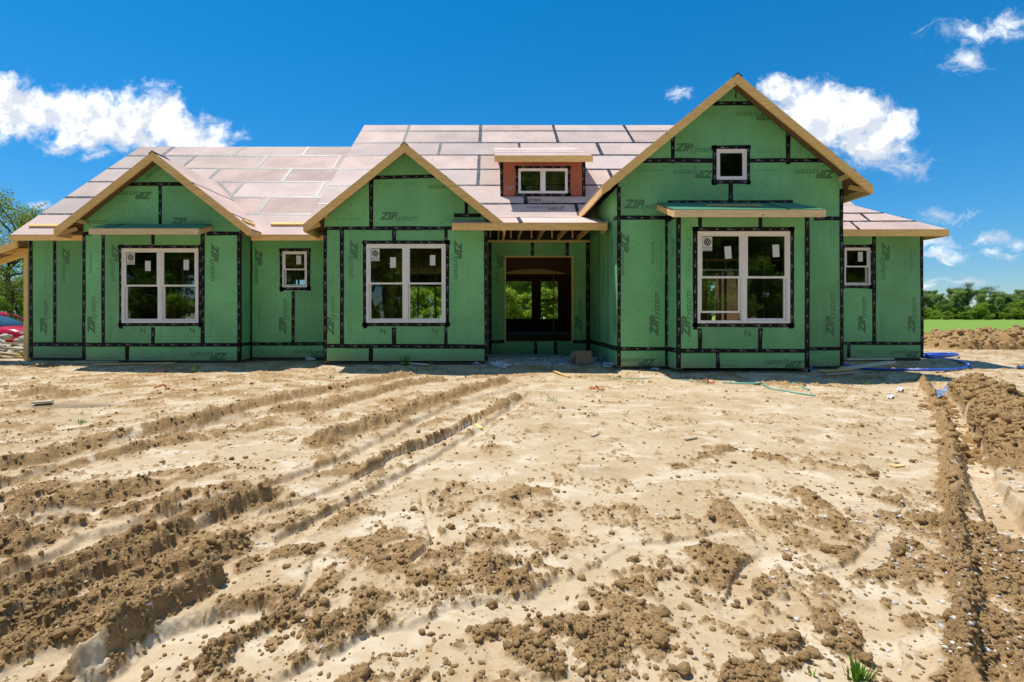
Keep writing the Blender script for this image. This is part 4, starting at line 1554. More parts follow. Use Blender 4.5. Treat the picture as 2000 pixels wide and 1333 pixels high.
for s in [(980, 316, 980, 389), (1140, 316, 1140, 389), (979, 386, 1141, 386)] + win_tape(WIN_Q, 3.6):
    dpl.tape(P2(s[0], s[1]), P2(s[2], s[3]), dw, random.choice((.003, .0042, .0055)))
mb = MB()
text_on(mb, T_ZIP, (X(994, dd), dd - .0012, Z(367, dd)), (1, 0, 0), (0, 0, 1), 0.3, 0, 0)
text_on(mb, T_ADV, (X(1126, dd), dd - .0012, Z(372, dd)), (1, 0, 0), (0, 0, 1), 0.22, 0, 0)
mb.build('printed_lettering', [RINK], dw)['kind'] = 'stuff'
for x, f_ in ((qx0, -1), (qx1, 1)):
    pts = [(x, dd, qz0), (x, dd, qz1), (x, 15.4, roofz(15.4)), ]
    mb = MB()
    mb.prism(pts, (-f_ * .012, 0, 0))
    mb.build('cheek_panel', DORM, dw)
    mb = MB()
    mb.prism([(x + f_ * .002, dd + .001, qz0 + .01), (x + f_ * .002, dd + .001, qz1 - .02), (x + f_ * .002, dd + .09, qz1 - .02), (x + f_ * .002, dd + .09, qz0 + .09)], (-f_ * .001, 0, 0))
    mb.build('seam_tape', ROOFTAPE, dw)
ds = (6.79 - 5.52) / 3.04
DOR = RoofPlane((0, 12.8, 5.52), (1, 0, 0), (0, 1, ds), Vector((0, -ds, 1)).normalized())
fx0, fx1 = X(966, 12.8), X(1157.5, 12.8)
roof_face('dor', DOR, [(fx0, 0), (fx1, 0), (fx1, 3.04), (fx0, 3.04)], [0, .95, 1.9, 3.04], [[], [], []], 'shed roof of the dormer', tape_w=0.012)
fascia(fx0, fx1, 12.8, 5.52 - .012, 0.155)
# lettering printed on the roof boards below the dormer
mb = MB()
for (x, y, wd, r_) in ((1068, 407, 1.05, 180), (1060, 394, 1.0, 0)):
    k = (HY - y) / F
    dq = (CZ - ZE + PITCH * DE) / (PITCH - k)
    text_on(mb, T_FULL, FRONT.at(X(x, dq), dq - DE, 0.0145), (1, 0, 0), Vector((0, 1, PITCH)).normalized(), wd, r_, 0)
mb.build('printed_lettering', [RINK], house)['kind'] = 'stuff'


# ------------------------------------------------------------------ awnings over the two windows
def awning(d0, d1, x0, x1, z0, z1, label, seam):
    s = (z1 - z0) / (d1 - d0)
    pl = RoofPlane((0, d0, z0), (1, 0, 0), (0, 1, s), Vector((0, -s, 1)).normalized())
    roof_face('aw', pl, [(x0, 0), (x1, 0), (x1, d1 - d0), (x0, d1 - d0)], [0, d1 - d0], [[seam]], label, TEAL, deck_t=0.02, tape_w=0.06)
    fascia(x0, x1, d0, z0 - .01, 0.135, PINEL)
    for x, f_ in ((x0, -1), (x1, 1)):
        mb = MB()
        a, b = min(x, x - f_ * .04), max(x, x - f_ * .04)
        mb.prism([(a, d0 + .002, z0 - .145), (a, d1 - .005, z1 - .145), (a, d1 - .005, z1 - .015), (a, d0 + .002, z0 - .015)], (b - a, 0, 0))
        mb.build('fascia_board', PINED, house)
    for x in np.arange(x0 + .3, x1 - .1, .41):
        mb = MB()
        mb.beam((x, d0 + .004, z0 - .10), (x, d1 - .01, z1 - .10), .04, .09)
        mb.build('lookout', PINED, house)


awning(11.0, 11.49, X(176, 11.0), X(389.5, 11.0), Z(446.5, 11.0), Z(439, 11.49), 'green shed awning over the left twin window', -8.9)
awning(9.2, 10.14, X(1315.5, 9.2), X(1610.4, 9.2), Z(410, 9.2), Z(397.5, 10.14), 'green shed awning over the bay window', 5.75)


# ------------------------------------------------------------------ lean-to at the left end
lx0, lx1 = XL - 2.3, XL + .02
lz1 = Z(471, 11.75)
lz0 = lz1 - 0.33 * 2.3
lpl = RoofPlane((lx1, 0, lz1), (0, 1, 0), (-1, 0, -0.33), Vector((-0.33, 0, 1)).normalized())
roof_face('lean', lpl, [(11.75, 0.0), (12.45, 0.0), (12.45, 2.3), (11.75, 2.3)], [0, 1.15, 2.3], [[], []], 'shallow lean-to roof at the left end')
mb = MB()
mb.prism([(lx1 + .02, 11.72, lz1 - .003), (lx0, 11.72, lz0 - .003), (lx0, 11.72, lz0 - .165), (lx1 + .02, 11.72, lz1 - .165)], (0, .04, 0))
mb.build('rake_board', PINE, house)
for d in (12.35,):
    mb = MB()
    mb.beam((lx1 - .05, d, lz1 - .12), (lx0 + .05, d, lz0 - .10), .04, .14)
    mb.build('rafter', PINE, house)
MB().box(XL - 2.1, XL - .01, 12.07, 12.16, Z(492, 12.1) - .05, Z(486, 12.1)).build('porch_beam', PINE, house)
MB().box(XL - .12, XL - .012, 12.05, 12.14, 0.0, Z(492, 12.1) - .052).build('corner_post', PINEV, house)
MB().box(XL - 2.1, XL - 2.0, 12.07, 12.16, -.1, Z(492, 12.1) - .052).build('corner_post', PINEV, house)

# boards left lying on the roofs (toe boards nailed down)
def roof_cleat(name, pl, u0, u1, v, w=.07, t=.04, rot=0.0, label=None):
    c = Vector(((u0 + u1) / 2, v))
    L = (u1 - u0) / 2
    ca, sa = math.cos(rot), math.sin(rot)
    pts = []
    for (a, b) in ((-L, -w / 2), (L, -w / 2), (L, w / 2), (-L, w / 2)):
        pts.append(pl.at(c.x + a * ca - b * sa, c.y + a * sa + b * ca, 0.019))
    mb = MB()
    mb.prism(pts, pl.n * t)
    o_ = mb.build(name, PINE)
    tag(o_, label, 'board')
    return o_


roof_cleat('toe_board', FRONT, X(60, 11.9), X(116, 11.9), 0.30, label='short pine toe board on the far left eave')
roof_cleat('toe_board', FRONT, X(530, 11.95), X(628, 11.95), 0.36, label='long pine toe board on the roof above the small recessed window')
gpl = RoofPlane((GB['xp'], 0, GB['zp']), (0, 1, 0), (1, 0, -GB['p']), Vector((GB['p'], 0, 1)).normalized())
roof_cleat('toe_board', gpl, 11.25, 11.75, 2.05, label='short toe board at the foot of the left gable roof')
apl = RoofPlane((0, 9.2, Z(410, 9.2)), (1, 0, 0), (0, 1, (Z(397.5, 10.14) - Z(410, 9.2)) / .94), Vector((0, -.37, 1)).normalized())
roof_cleat('wood_strip', apl, X(1381, 9.6), X(1487, 9.6), 0.42, .05, .02, label='thin pine strip lying on the awning over the bay window')


# ------------------------------------------------------------------ windows
def ring(mb, x0, x1, z0, z1, y0, y1, w, mi=0):
    mb.box(x0, x0 + w, y0, y1, z0, z1, mi)
    mb.box(x1 - w, x1, y0, y1, z0, z1, mi)
    mb.box(x0 + w, x1 - w, y0 + .0005, y1, z0, z0 + w, mi)
    mb.box(x0 + w, x1 - w, y0 + .0005, y1, z1 - w, z1, mi)


def pane(x0, x1, z0, z1, y, parent):
    return MB().box(x0, x1, y, y + .006, z0, z1).build('pane', GLASS, parent)


def sticker(x0, x1, z0, z1, y, parent, logo=False, tilt=0.0):
    mb = MB()
    if not logo:
        cx, cz = (x0 + x1) / 2, (z0 + z1) / 2
        ca, sa = math.cos(tilt), math.sin(tilt)
        pts = []
        for a, b in ((x0, z0), (x1, z0), (x1, z1), (x0, z1)):
            a, b = a - cx, b - cz
            pts.append((cx + a * ca - b * sa, y - .002, cz + a * sa + b * ca))
        mb.prism(pts, (0, .0015, 0))
        return mb.build('paper_label', PAPER, parent)
    zs_ = z0 + (z1 - z0) * 0.22
    mb.box(x0, x1, y - .002, y - .0005, zs_ + .006, z1)
    mb.box(x0, x1, y - .002, y - .0005, z0, zs_ - .006)
    # round dark swirl cut by three slanting bars
    cx, cz = (x0 + x1) / 2, (zs_ + z1) / 2 + .004
    rx, rz = (x1 - x0) * .42, (z1 - zs_) * .38
    t0 = y - .0028
    bands = [(-1.0, -0.62), (-0.45, -0.08), (0.08, 0.45), (0.60, 1.0)]
    for a, b in bands:
        up, lo = [], []
        for i in range(9):
            s_ = -1 + 2 * i / 8
            for k, L in ((a, lo), (b, up)):
                kk = k + .22 * math.sin(s_ * 2.4)
                h = math.sqrt(max(0.0, 1 - min(1, kk * kk)))
                u = s_ * h
                px_, pz_ = u * .80 - kk * .55, u * .55 + kk * .80
                L.append((cx + px_ * rx, t0, cz + pz_ * rz))
        pts = lo + up[::-1]
        n = len(lo)
        mb.add(pts, [(i, i + 1, 2 * n - 2 - i, 2 * n - 1 - i) for i in range(n - 1)], 1)
    mb.add([(x0 + .02, t0, z0 + .012), (x1 - .02, t0, z0 + .012), (x1 - .02, t0, z0 + .026), (x0 + .02, t0, z0 + .026)], [(0, 1, 2, 3)], 1)
    return mb.build('logo_sticker', [PAPER, BLACK], parent)


def hung_unit(x0, x1, z0, z1, d, root, open_=0.0, st=None, logo=False, small=False):
    """one double-hung unit inside the opening x0..x1, z0..z1"""
    s = 0.032 if small else 0.040
    zm = z0 + (z1 - z0) * 0.5
    # upper sash, outermost
    mb = MB()
    yu = d - .012
    ring(mb, x0, x1, zm - s / 2, z1, yu, yu + .03, s)
    us_ = mb.build('upper_sash', VINYL, root)
    pane(x0 + s, x1 - s, zm + s / 2, z1 - s, yu + .012, us_)
    # lower sash, set further in
    yl = d + .024
    mb = MB()
    ring(mb, x0 + .004, x1 - .004, z0 + open_, zm + s / 2 + open_, yl, yl + .03, s)
    ls = mb.build('lower_sash', VINYL, root)
    pane(x0 + s, x1 - s, z0 + s + open_, zm - s / 2 + open_, yl + .012, ls)
    for t in (.22, .78):
        xx = x0 + (x1 - x0) * t
        MB().box(xx - .03, xx + .03, yl + .031, yl + .05, zm + s / 2 + open_, zm + s / 2 + .018 + open_).build('sash_lock', VINYL, ls)
    W_, H_ = x1 - x0, z1 - z0
    yp = yu + .012
    if logo:
        sticker(x0 + s + .012, x0 + s + .012 + .19, z1 - s - .012 - .285, z1 - s - .012, yp, us_, True)
    if st:
        fx, fz, fw, fh, tl = st
        sticker(x0 + W_ * fx, x0 + W_ * fx + fw, z1 - H_ * fz - fh, z1 - H_ * fz, yp, us_, False, tl)


def window(w, d, kind, label, **kw):
    x0, x1, z0, z1 = X(w[0], d), X(w[2], d), Z(w[3], d), Z(w[1], d)
    f = 0.055 if kind == 'twin' else 0.035
    mb = MB()
    ring(mb, x0, x1, z0, z1, d - .030, d + .07, f * .55)
    g = f * .55
    ring(mb, x0 + g, x1 - g, z0 + g, z1 - g, d - .018, d + .069, f - g)
    xm = (x0 + x1) / 2
    if kind in ('twin', 'slider'):
        mw = .045 if kind == 'twin' else .04
        mb.box(xm - mw, xm + mw, d - .0185, d + .068, z0 + f, z1 - f)
        mb.box(xm - mw * .35, xm + mw * .35, d - .026, d - .0186, z0 + f, z1 - f)
    root = mb.build('window', VINYL, house)
    root['label'] = label
    a0, a1, b0, b1 = x0 + f + .001, x1 - f - .001, z0 + f + .001, z1 - f - .001
    if kind == 'twin':
        hung_unit(a0, xm - .046, b0, b1, d, root, kw.get('open_', 0), kw.get('st0'), True)
        hung_unit(xm + .046, a1, b0, b1, d, root, 0, kw.get('st1'))
    elif kind == 'hung':
        hung_unit(a0, a1, b0, b1, d, root, 0, kw.get('st0'), small=True)
    elif kind == 'slider':
        for p_, q_ in ((a0, xm - .041), (xm + .041, a1)):
            mb = MB()
            ring(mb, p_, q_, b0, b1, d - .008, d + .02, .03)
            s_ = mb.build('sash', VINYL, root)
            pane(p_ + .03, q_ - .03, b0 + .03, b1 - .03, d + .004, s_)
    else:
        mb = MB()
        ring(mb, a0, a1, b0, b1, d - .008, d + .02, .04)
        s_ = mb.build('sash', VINYL, root)
        pane(a0 + .04, a1 - .04, b0 + .04, b1 - .04, d + .004, s_)


S1 = (.60, .145, .135, .245, 0.0)
S2 = (.62, .13, .13, .245, 0.0)
window(WIN_B, 11.5, 'twin', 'white twin window in the left gable', st0=S1, st1=S2)
window(WIN_D, 11.05, 'twin', 'white twin window in the middle gable', st0=S1, st1=(.62, .115, .125, .24, 0.0))
window(WIN_Y, 9.6, 'twin', 'white twin bay window with its left lower sash raised a little', st0=(.60, .14, .135, .25, .06), st1=(.66, .12, .135, .25, .04), open_=0.15)
window(WIN_C, 12.0, 'hung', 'small white window in the recessed wall', st0=(.56, .08, .12, .22, 0))
window(WIN_R, 12.0, 'hung', 'small white window at the right end', st0=(.56, .08, .12, .24, 0))
window(WIN_G, 10.15, 'fixed', 'small square white window high in the right gable')
window(WIN_Q, dd, 'slider', 'low white twin window of the dormer')
# small vent hole and knot marks near the gable peaks
for (x, y, d, s) in ((1437, 186, 10.15, .03), (800, 306, 11.05, .022)):
    mb = MB()
    mb.prism([(X(x, d) + s * a, d - .004, Z(y, d) + 2.2 * s * b) for a, b in ((-.6, -.9), (.5, -1), (.3, .1), (.8, .7), (.1, 1), (-.4, .3))], (0, .003, 0))
    mb.build('punched_hole', BLACK, house)
# ------------------------------------------------------------------ trees
def tubes(paths, sides=6):
    """paths: list of (points (n,3), radii (n,)) -> verts, quads"""
    V, Fq, base = [], [], 0
    ang = np.arange(sides) / sides * 2 * np.pi
    for pts, rad in paths:
        pts = np.asarray(pts, float)
        n = len(pts)
        tg = np.gradient(pts, axis=0)
        tg /= np.linalg.norm(tg, axis=1)[:, None] + 1e-9
        ref = np.where(np.abs(tg[:, 2:3]) > 0.9, np.array([[1.0, 0, 0]]), np.array([[0, 0, 1.0]]))
        a = np.cross(tg, ref)
        a /= np.linalg.norm(a, axis=1)[:, None] + 1e-9
        b = np.cross(tg, a)
        ring_ = pts[:, None, :] + (a[:, None, :] * np.cos(ang)[None, :, None] + b[:, None, :] * np.sin(ang)[None, :, None]) * np.asarray(rad)[:, None, None]
        V.append(ring_.reshape(-1, 3))
        i = np.arange(n - 1)[:, None] * sides + np.arange(sides)[None, :]
        j = np.arange(n - 1)[:, None] * sides + (np.arange(sides)[None, :] + 1) % sides
        Fq.append(np.stack([i, j, j + sides, i + sides], -1).reshape(-1, 4) + base)
        base += n * sides
    return np.concatenate(V), np.concatenate(Fq)


def make_tree_mesh(name, seed, H, spread, trunk_r, leaf, n_leaf, leafmat, bare=0.28, sparse=1.0, upright=0.5, lean=0.0):
    lr = np.random.default_rng(seed)
    paths, tips = [], []

    def grow(p, dirv, L, r, depth):
        n = 6
        pts, rad = [p.copy()], [r]
        d = dirv.copy()
        q = p.copy()
        for i in range(n):
            d = d + lr.normal(0, 0.13, 3) + np.array([0, 0, 0.05 * upright])
            d /= np.linalg.norm(d)
            q = q + d * L / n
            pts.append(q.copy())
            rad.append(r * (1 - 0.62 * (i + 1) / n))
        paths.append((pts, rad))
        if depth >= 3:
            tips.extend([pts[-1], pts[-2], pts[-4]])
            return
        if depth == 2:
            tips.append(pts[-1])
        k = (6 if depth == 0 else 4) if sparse > 0.5 else 4
        if depth == 0:
            k = 9
        for i in range(k):
            t = lr.uniform(bare if depth == 0 else 0.3, 1.0)
            j = int(t * n)
            a = lr.uniform(0, 2 * np.pi)
            el = lr.uniform(0.05, 0.9) + upright * 0.35
            nd = np.array([math.cos(a) * math.cos(el), math.sin(a) * math.cos(el), math.sin(el)])
            nd = nd * 0.75 + d * 0.25
            nd /= np.linalg.norm(nd)
            ll = (spread if depth == 0 else L * 0.62) * lr.uniform(0.65, 1.1) * (1.15 - 0.5 * t if depth == 0 else 1)
            grow(pts[j], nd, ll, rad[j] * 0.55, depth + 1)

    grow(np.zeros(3), np.array([lean, 0, 1.0]), H * 0.86, trunk_r, 0)
    tv, tf = tubes(paths, 5)
    tme = np_mesh(name + '_trunk', tv, tf, BARK, True)
    tips = np.array(tips)
    per = max(1, n_leaf // len(tips))
    c = np.repeat(tips, per, 0)
    m_ = len(c)
    rad = spread * 0.23
    off = lr.normal(0, 1, (m_, 3))
    off *= (rad * lr.uniform(0.2, 1.0, m_) ** 0.6 / (np.linalg.norm(off, axis=1) + 1e-6))[:, None]
    off[:, 2] *= 0.6
    c = c + off
    nv = lr.normal(0, 1, (m_, 3)) + np.array([0, 0, 0.5])
    nv /= np.linalg.norm(nv, axis=1)[:, None]
    t = np.cross(nv, lr.normal(0, 1, (m_, 3)))
    t /= np.linalg.norm(t, axis=1)[:, None] + 1e-9
    b = np.cross(nv, t)
    s = leaf * lr.uniform(0.6, 1.35, m_)[:, None]
    lv = np.stack([c - t * s * 0.9, c - b * s * 0.5 + nv * s * .12, c + t * s * 0.9, c + b * s * 0.5 + nv * s * .12], 1).reshape(-1, 3)
    lf = np.arange(m_ * 4).reshape(-1, 4)
    lme = np_mesh(name + '_crown', lv, lf, leafmat, False)
    return tme, lme


def place_tree(kind, loc, s, rz, label, group, name='leafy_tree'):
    e_ = empty(name, loc, rz)
    e_.scale = (s, s, s)
    for nm, me in (('trunk', TREES[kind][0]), ('crown', TREES[kind][1])):
        o_ = bpy.data.objects.new(nm, me)
        C.objects.link(o_)
        o_.parent = e_
    tag(e_, label, 'tree', group)
    return e_


TREES = {
    'near': make_tree_mesh('near', 3, 9, 3.3, 0.19, 0.065, 7000, LEAF_E, 0.22, upright=0.35, lean=0.1),
    'near2': make_tree_mesh('near2', 8, 8.5, 3.0, 0.15, 0.07, 9000, LEAF_E, 0.25, upright=0.5),
    'wood': make_tree_mesh('wood', 9, 9, 3.4, 0.17, 0.13, 22000, LEAF_B, 0.05, upright=0.3),
    'lush': make_tree_mesh('lush', 15, 8, 3.2, 0.16, 0.12, 20000, LEAF_A, 0.10, upright=0.3),
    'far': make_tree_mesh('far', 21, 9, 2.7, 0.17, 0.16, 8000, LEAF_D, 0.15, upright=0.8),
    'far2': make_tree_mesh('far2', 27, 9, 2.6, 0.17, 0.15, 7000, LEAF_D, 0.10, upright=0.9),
    'bare': make_tree_mesh('bare', 33, 10.5, 2.6, 0.15, 0.08, 1500, LEAF_C, 0.35, upright=1.0),
    'bush': make_tree_mesh('bush', 41, 2.4, 1.5, 0.05, 0.085, 9000, LEAF_A, 0.05, upright=0.3),
}
# trees at the far left, beyond the car
g1 = 'trees beyond the left end of the house'
left = [('near', -29.2, 28.5, 1.0, 0.4, 'tall spring tree with dark forked limbs at the left edge', 'leafy_tree'),
        ('near2', -26.2, 26.5, 0.82, 2.1, 'leafy tree right beside the corner post of the house', 'leafy_tree'),
        ('near', -33.5, 33, 0.85, 4.0, 'spring tree behind the tall tree at the left edge', 'leafy_tree'),
        ('lush', -30.0, 36, 0.7, 1.0, 'bright green tree low behind the red car', 'leafy_tree'),
        ('lush', -36.5, 38, 0.75, 2.9, 'bright tree farthest left behind the red car', 'leafy_tree')]
for k, x, y, s, rz, lab, nm in left:
    place_tree(k, (x, y, -0.05), s, rz, lab, g1, nm)
for i, (k, x, y, s) in enumerate([('lush', -42, 37, .9), ('near2', -47, 40, 1.0), ('lush', -53, 42, .95), ('near', -39, 44, 1.0), ('lush', -60, 46, 1.0), ('near2', -68, 48, 1.0)]):
    place_tree(k, (x, y, -0.05), s, i * 1.9, 'tree of the wood that goes on left of the red car', 'wood left of the car')
for i, (x, y, s) in enumerate([(-25.5, 24.5, .8), (-27.5, 25.5, .9), (-29.5, 26, .8), (-24.5, 27, .9), (-31.5, 27, .9)]):
    place_tree('bush', (x, y, -.05), s, i * 1.3, 'bright green bush under the trees left of the house', 'bushes left of the house', 'leafy_bush')
# trees behind the house, seen through the openings and over the roofs
for i, (k, x, y, s) in enumerate([('lush', 0.2, 33, .95), ('lush', 4.0, 34.5, 1.0), ('lush', -3.4, 35, 1.0), ('far2', 2.2, 39, 1.1), ('lush', 7.4, 36, .9), ('far2', -7.5, 37, 1.0), ('far', -11.5, 38, .95), ('lush', 10.5, 34, .95), ('lush', 13.5, 36, 1.0), ('far2', 17, 37, 1.0), ('lush', -8.5, 31, .8)]):
    place_tree(k, (x, y, -.05), s, i * 1.1, 'sunlit green tree behind the house, seen through its openings', 'trees behind the house')
for i, (x, y, s) in enumerate([(.6, 29, 1.1), (2.2, 29.5, 1.0), (4.0, 29, 1.1), (-1.2, 30, 1.1), (-4.2, 29, 1.1)]):
    place_tree('bush', (x, y, -.05), s, i * 2.3, 'bright bush behind the house, seen through the doorway', 'bushes behind the house', 'leafy_bush')
place_tree('near', (16.9, 28.0, -.05), 1.25, 1.7, 'tree whose top twigs show over the right gable roof', None)
# far tree line right of the house
lr_ = np.random.default_rng(5)
px = 1770
i = 0
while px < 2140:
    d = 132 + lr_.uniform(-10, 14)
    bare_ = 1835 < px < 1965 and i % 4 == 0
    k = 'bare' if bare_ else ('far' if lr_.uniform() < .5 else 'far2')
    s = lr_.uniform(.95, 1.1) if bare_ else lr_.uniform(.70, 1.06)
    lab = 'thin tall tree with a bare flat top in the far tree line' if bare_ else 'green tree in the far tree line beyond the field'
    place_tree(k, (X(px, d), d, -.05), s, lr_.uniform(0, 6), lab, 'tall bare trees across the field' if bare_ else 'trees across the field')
    px += lr_.uniform(5.5, 9)
    i += 1
for px in np.arange(1780, 2140, 9):
    d = 121 + lr_.uniform(-7, 7)
    px = px + lr_.uniform(-5, 5)
    place_tree('bush', (X(px, d), d, -.6), lr_.uniform(.7, 2.0), lr_.uniform(0, 6), 'low bush at the foot of the far tree line', 'bushes across the field', 'leafy_bush')
# wood behind the viewer, mirrored in the window panes
for r_, (yy, sc) in enumerate(((-23, 1.35), (-29, 2.0), (-35, 2.8))):
    for i, x in enumerate(np.arange(-60, 62, 6.0)):
        place_tree('wood' if (i + r_) % 4 else 'near', (x + lr_.uniform(-1.5, 1.5), yy - lr_.uniform(0, 3), -.05), sc * lr_.uniform(.85, 1.15), lr_.uniform(0, 6),
                   'tall leafy tree behind the viewer, mirrored in the window panes', 'wood behind the viewer')

for i, x in enumerate(np.arange(-58, 60, 3.6)):
    place_tree('bush', (x + lr_.uniform(-1, 1), -20.5 - lr_.uniform(0, 2.5), -.4), lr_.uniform(1.5, 2.2), lr_.uniform(0, 6),
               'undergrowth bush behind the viewer, mirrored in the window panes', 'undergrowth behind the viewer', 'leafy_bush')

# ------------------------------------------------------------------ mound of earth at the edge of the field
def mound(name, x0, x1, yc, half, hmax, seed, label, step=0.055):
    xs, ys = np.arange(x0, x1, step), np.arange(yc - 1.7 * half, yc + 1.7 * half, step)
    gx, gy = np.meshgrid(xs, ys, indexing='ij')
    a, b = gx.ravel(), gy.ravel()
    cen = yc + 0.5 * (fbm(a, a * 0, .35, 2, seed) - .5) * half
    prof = np.clip(1 - ((b - cen) / half) ** 2, 0, 1) ** 0.8
    ends = sstep(a, x0, x0 + 1.6) * sstep(a, x1, x1 - 1.6)
    h = hmax * prof * ends * (0.72 + 0.5 * fbm(a, b, .8, 3, seed + 3))
    k = sstep(prof * ends, 0.02, 0.3)
    h = h + k * (0.9 * domes(a, b, .45, seed + 5, .6) + .9 * domes(a + .1 * fbm(a, b, 6, 3, 1), b, .2, seed + 15) + .8 * domes(a, b, .1, seed + 25) + .12 * np.abs(2 * vnoise(a * 5, b * 5, 9) - 1)) - 0.06 * (1 - k)
    n0, n1_ = gx.shape
    id_ = np.arange(n0 * n1_).reshape(n0, n1_)
    f = np.stack([id_[:-1, :-1], id_[1:, :-1], id_[1:, 1:], id_[:-1, 1:]], -1).reshape(-1, 4)
    me = np_mesh(name, np.stack([a, b, h], -1), f, CLOD, True)
    o_ = link(name, me)
    tag(o_, label, 'dirt mound')
    return o_


mnd = mound('earth_mound', X(1800, 17.5), X(1800, 17.5) + 11, 18.2, 1.35, 0.50, 4, 'long brown earth mound between the plot and the green field')

# ------------------------------------------------------------------ clods and gravel
shp1 = lump_shapes(10, 1, 100, 0.42)
mv = np.array([v_.co[:] for v_ in mnd.data.vertices])
mv = mv[mv[:, 2] > 0.10]
mv = mv[rng.integers(0, len(mv), 1500)]
tag(link('soil_clods', scatter_mesh('soil_clods', lump_shapes(6, 1, 150, .5), mv, np.clip(rng.lognormal(-2.9, .45, 1500), .02, .14), CLOD, False, 21, 0.0)), 'coarse clods heaped on the earth mound by the field', 'soil clods', kind='stuff')
shp2 = lump_shapes(8, 2, 300, 0.5)
shp3 = lump_shapes(6, 3, 500, 0.55)
tot_p, tot_s = [], []
pts, c_ = sample_px(60000, -20, 2020, 735, 1340, lambda x, y, c: np.clip(c - .3, 0, 1) * 0.7 + 0.05, 1)
sz = np.clip(rng.lognormal(-5.05, 0.45, len(pts)), 0.003, 0.02) * (0.7 + 0.15 * pts[:, 1])
tag(link('soil_clods', scatter_mesh('soil_clods', shp1, pts, sz, CLOD, False, 2, 0.2)), 'small crumbs of brown soil strewn over the mud', 'soil clods', kind='stuff')
pts, c_ = sample_px(4500, -20, 2020, 860, 1340, lambda x, y, c: np.clip(c - .4, 0, 1) * 0.6 + 0.012, 3)
sz = np.clip(rng.lognormal(-4.45, 0.38, len(pts)), 0.006, 0.026)
tag(link('soil_clods', scatter_mesh('soil_clods', shp2, pts, sz, CLOD, False, 4, 0.1)), 'lumps of brown soil along the ruts and in the foreground', 'soil clods', kind='stuff')
# the heaped side of the trench
lr_ = np.random.default_rng(9)
hp_, hs_ = [], []
bpath = gpath(BERM)
for k in range(2600):
    t = lr_.uniform(0, len(bpath) - 1.001)
    i = int(t)
    f_ = t - i
    x = bpath[i][0] * (1 - f_) + bpath[i + 1][0] * f_ + lr_.normal(0, .26)
    y = bpath[i][1] * (1 - f_) + bpath[i + 1][1] * f_ + lr_.normal(0, .26)
    hp_.append((x, y, 0.0))
    hs_.append(min(0.06, lr_.lognormal(-4.1, .6)))
hp_ = np.array(hp_)
hp_[:, 2] = soil(hp_[:, 0], hp_[:, 1])[0]
tag(link('soil_clods', scatter_mesh('soil_clods', shp2, hp_, hs_, CLOD, False, 6, 0.1)), 'heap of coarse clods along the right side of the trench', 'soil clods', kind='stuff')
big = [(961, 1177, .030), (1240, 1095, .035), (1140, 1187, .028), (725, 1173, .034), (1536, 1093, .033), (1755, 1095, .055), (1587, 1277, .035), (1704, 932, .06),
       (1020, 1130, .04), (660, 1215, .04), (1290, 1265, .05), (1690, 1290, .03), (620, 1240, .028), (1480, 1170, .02), (880, 1030, .03), (1090, 1240, .035)]
for (px, py, s) in big:
    x, y = GP(px, py)
    v, f = shp3[random.randrange(len(shp3))]
    me = np_mesh('dirt_clod', v * s * 0.72, f, CLOD, False)
    o_ = link('dirt_clod', me)
    o_.location = (x, y, ground_z(x, y) + s * .25)
    o_.rotation_euler = (0, 0, random.uniform(0, 6))
    tag(o_, 'loose fist-sized brown clod lying on the pale mud in the foreground', 'dirt clod', 'loose clods in the foreground')

st = lump_shapes(8, 1, 800, 0.6, 0.5)
gp_, gs_ = [], []
for (x0, x1, y0, y1, n, seed) in ((1700, 2010, 960, 1120, 300, 1), (1830, 2010, 1080, 1333, 170, 2), (1300, 1800, 900, 1333, 90, 3), (0, 1300, 950, 1333, 60, 4), (1650, 1760, 980, 1040, 40, 5), (1900, 2000, 900, 970, 70, 6)):
    p_, c_ = sample_px(n, x0, x1, y0, y1, lambda x, y, c: 1.0, 50 + seed)
    gp_.append(p_)
    gs_.append(np.clip(rng.lognormal(-4.95, 0.4, len(p_)), .004, .015))
gp_, gs_ = np.concatenate(gp_), np.concatenate(gs_)
tag(link('gravel', scatter_mesh('gravel', st, gp_, gs_, STONE, False, 8, .15)), 'pale broken gravel strewn over the mud beside the trench', 'gravel', kind='stuff')
# gravel bed of the porch
lr_ = np.random.default_rng(77)
n = 5200
gx = lr_.uniform(xd - .25, xg + .15, n)
gy = lr_.uniform(10.55, 13.08, n)
gy = np.where(gx > xg - .05, np.minimum(gy, 10.1), gy)
gz = 0.02 + 0.10 * sstep(gy, 10.6, 11.8) + 0.05 * fbm(gx, gy, 1.5, 2, 4)
me = scatter_mesh('gravel', lump_shapes(6, 1, 900, .3, .7), np.stack([gx, gy, gz], -1), lr_.uniform(.018, .04, n), STONE, False, 12, .1)
tag(link('gravel', me), 'grey gravel bed inside the porch', 'gravel', kind='stuff')
mb = MB()
mb.add([(xd - .02, 10.9, 0.0), (xg + .02, 10.9, 0.0), (xg + .02, 11.8, .11), (xd - .02, 11.8, .11), (xg + .02, 13.09, .11), (xd - .02, 13.09, .11)], [(0, 1, 2, 3), (3, 2, 4, 5)])
tag(mb.build('gravel_base', STONE), 'grey bed under the porch gravel', kind='structure')


# ------------------------------------------------------------------ boards, sheets and litter
def plank(name, a, b, w, t, mat, label, cat='board', lift=0.0, za=None, zb=None, group=None):
    """a, b photo pixels of the two ends on the ground"""
    (ax, ay), (bx, by) = GP(*a), GP(*b)
    z0 = (ground_z(ax, ay) if za is None else za) + t / 2 + lift
    z1 = (ground_z(bx, by) if zb is None else zb) + t / 2 + lift
    mb = MB()
    mb.beam((ax, ay, z0), (bx, by, z1), w, t)
    return tag(mb.build(name, mat), label, cat, group)


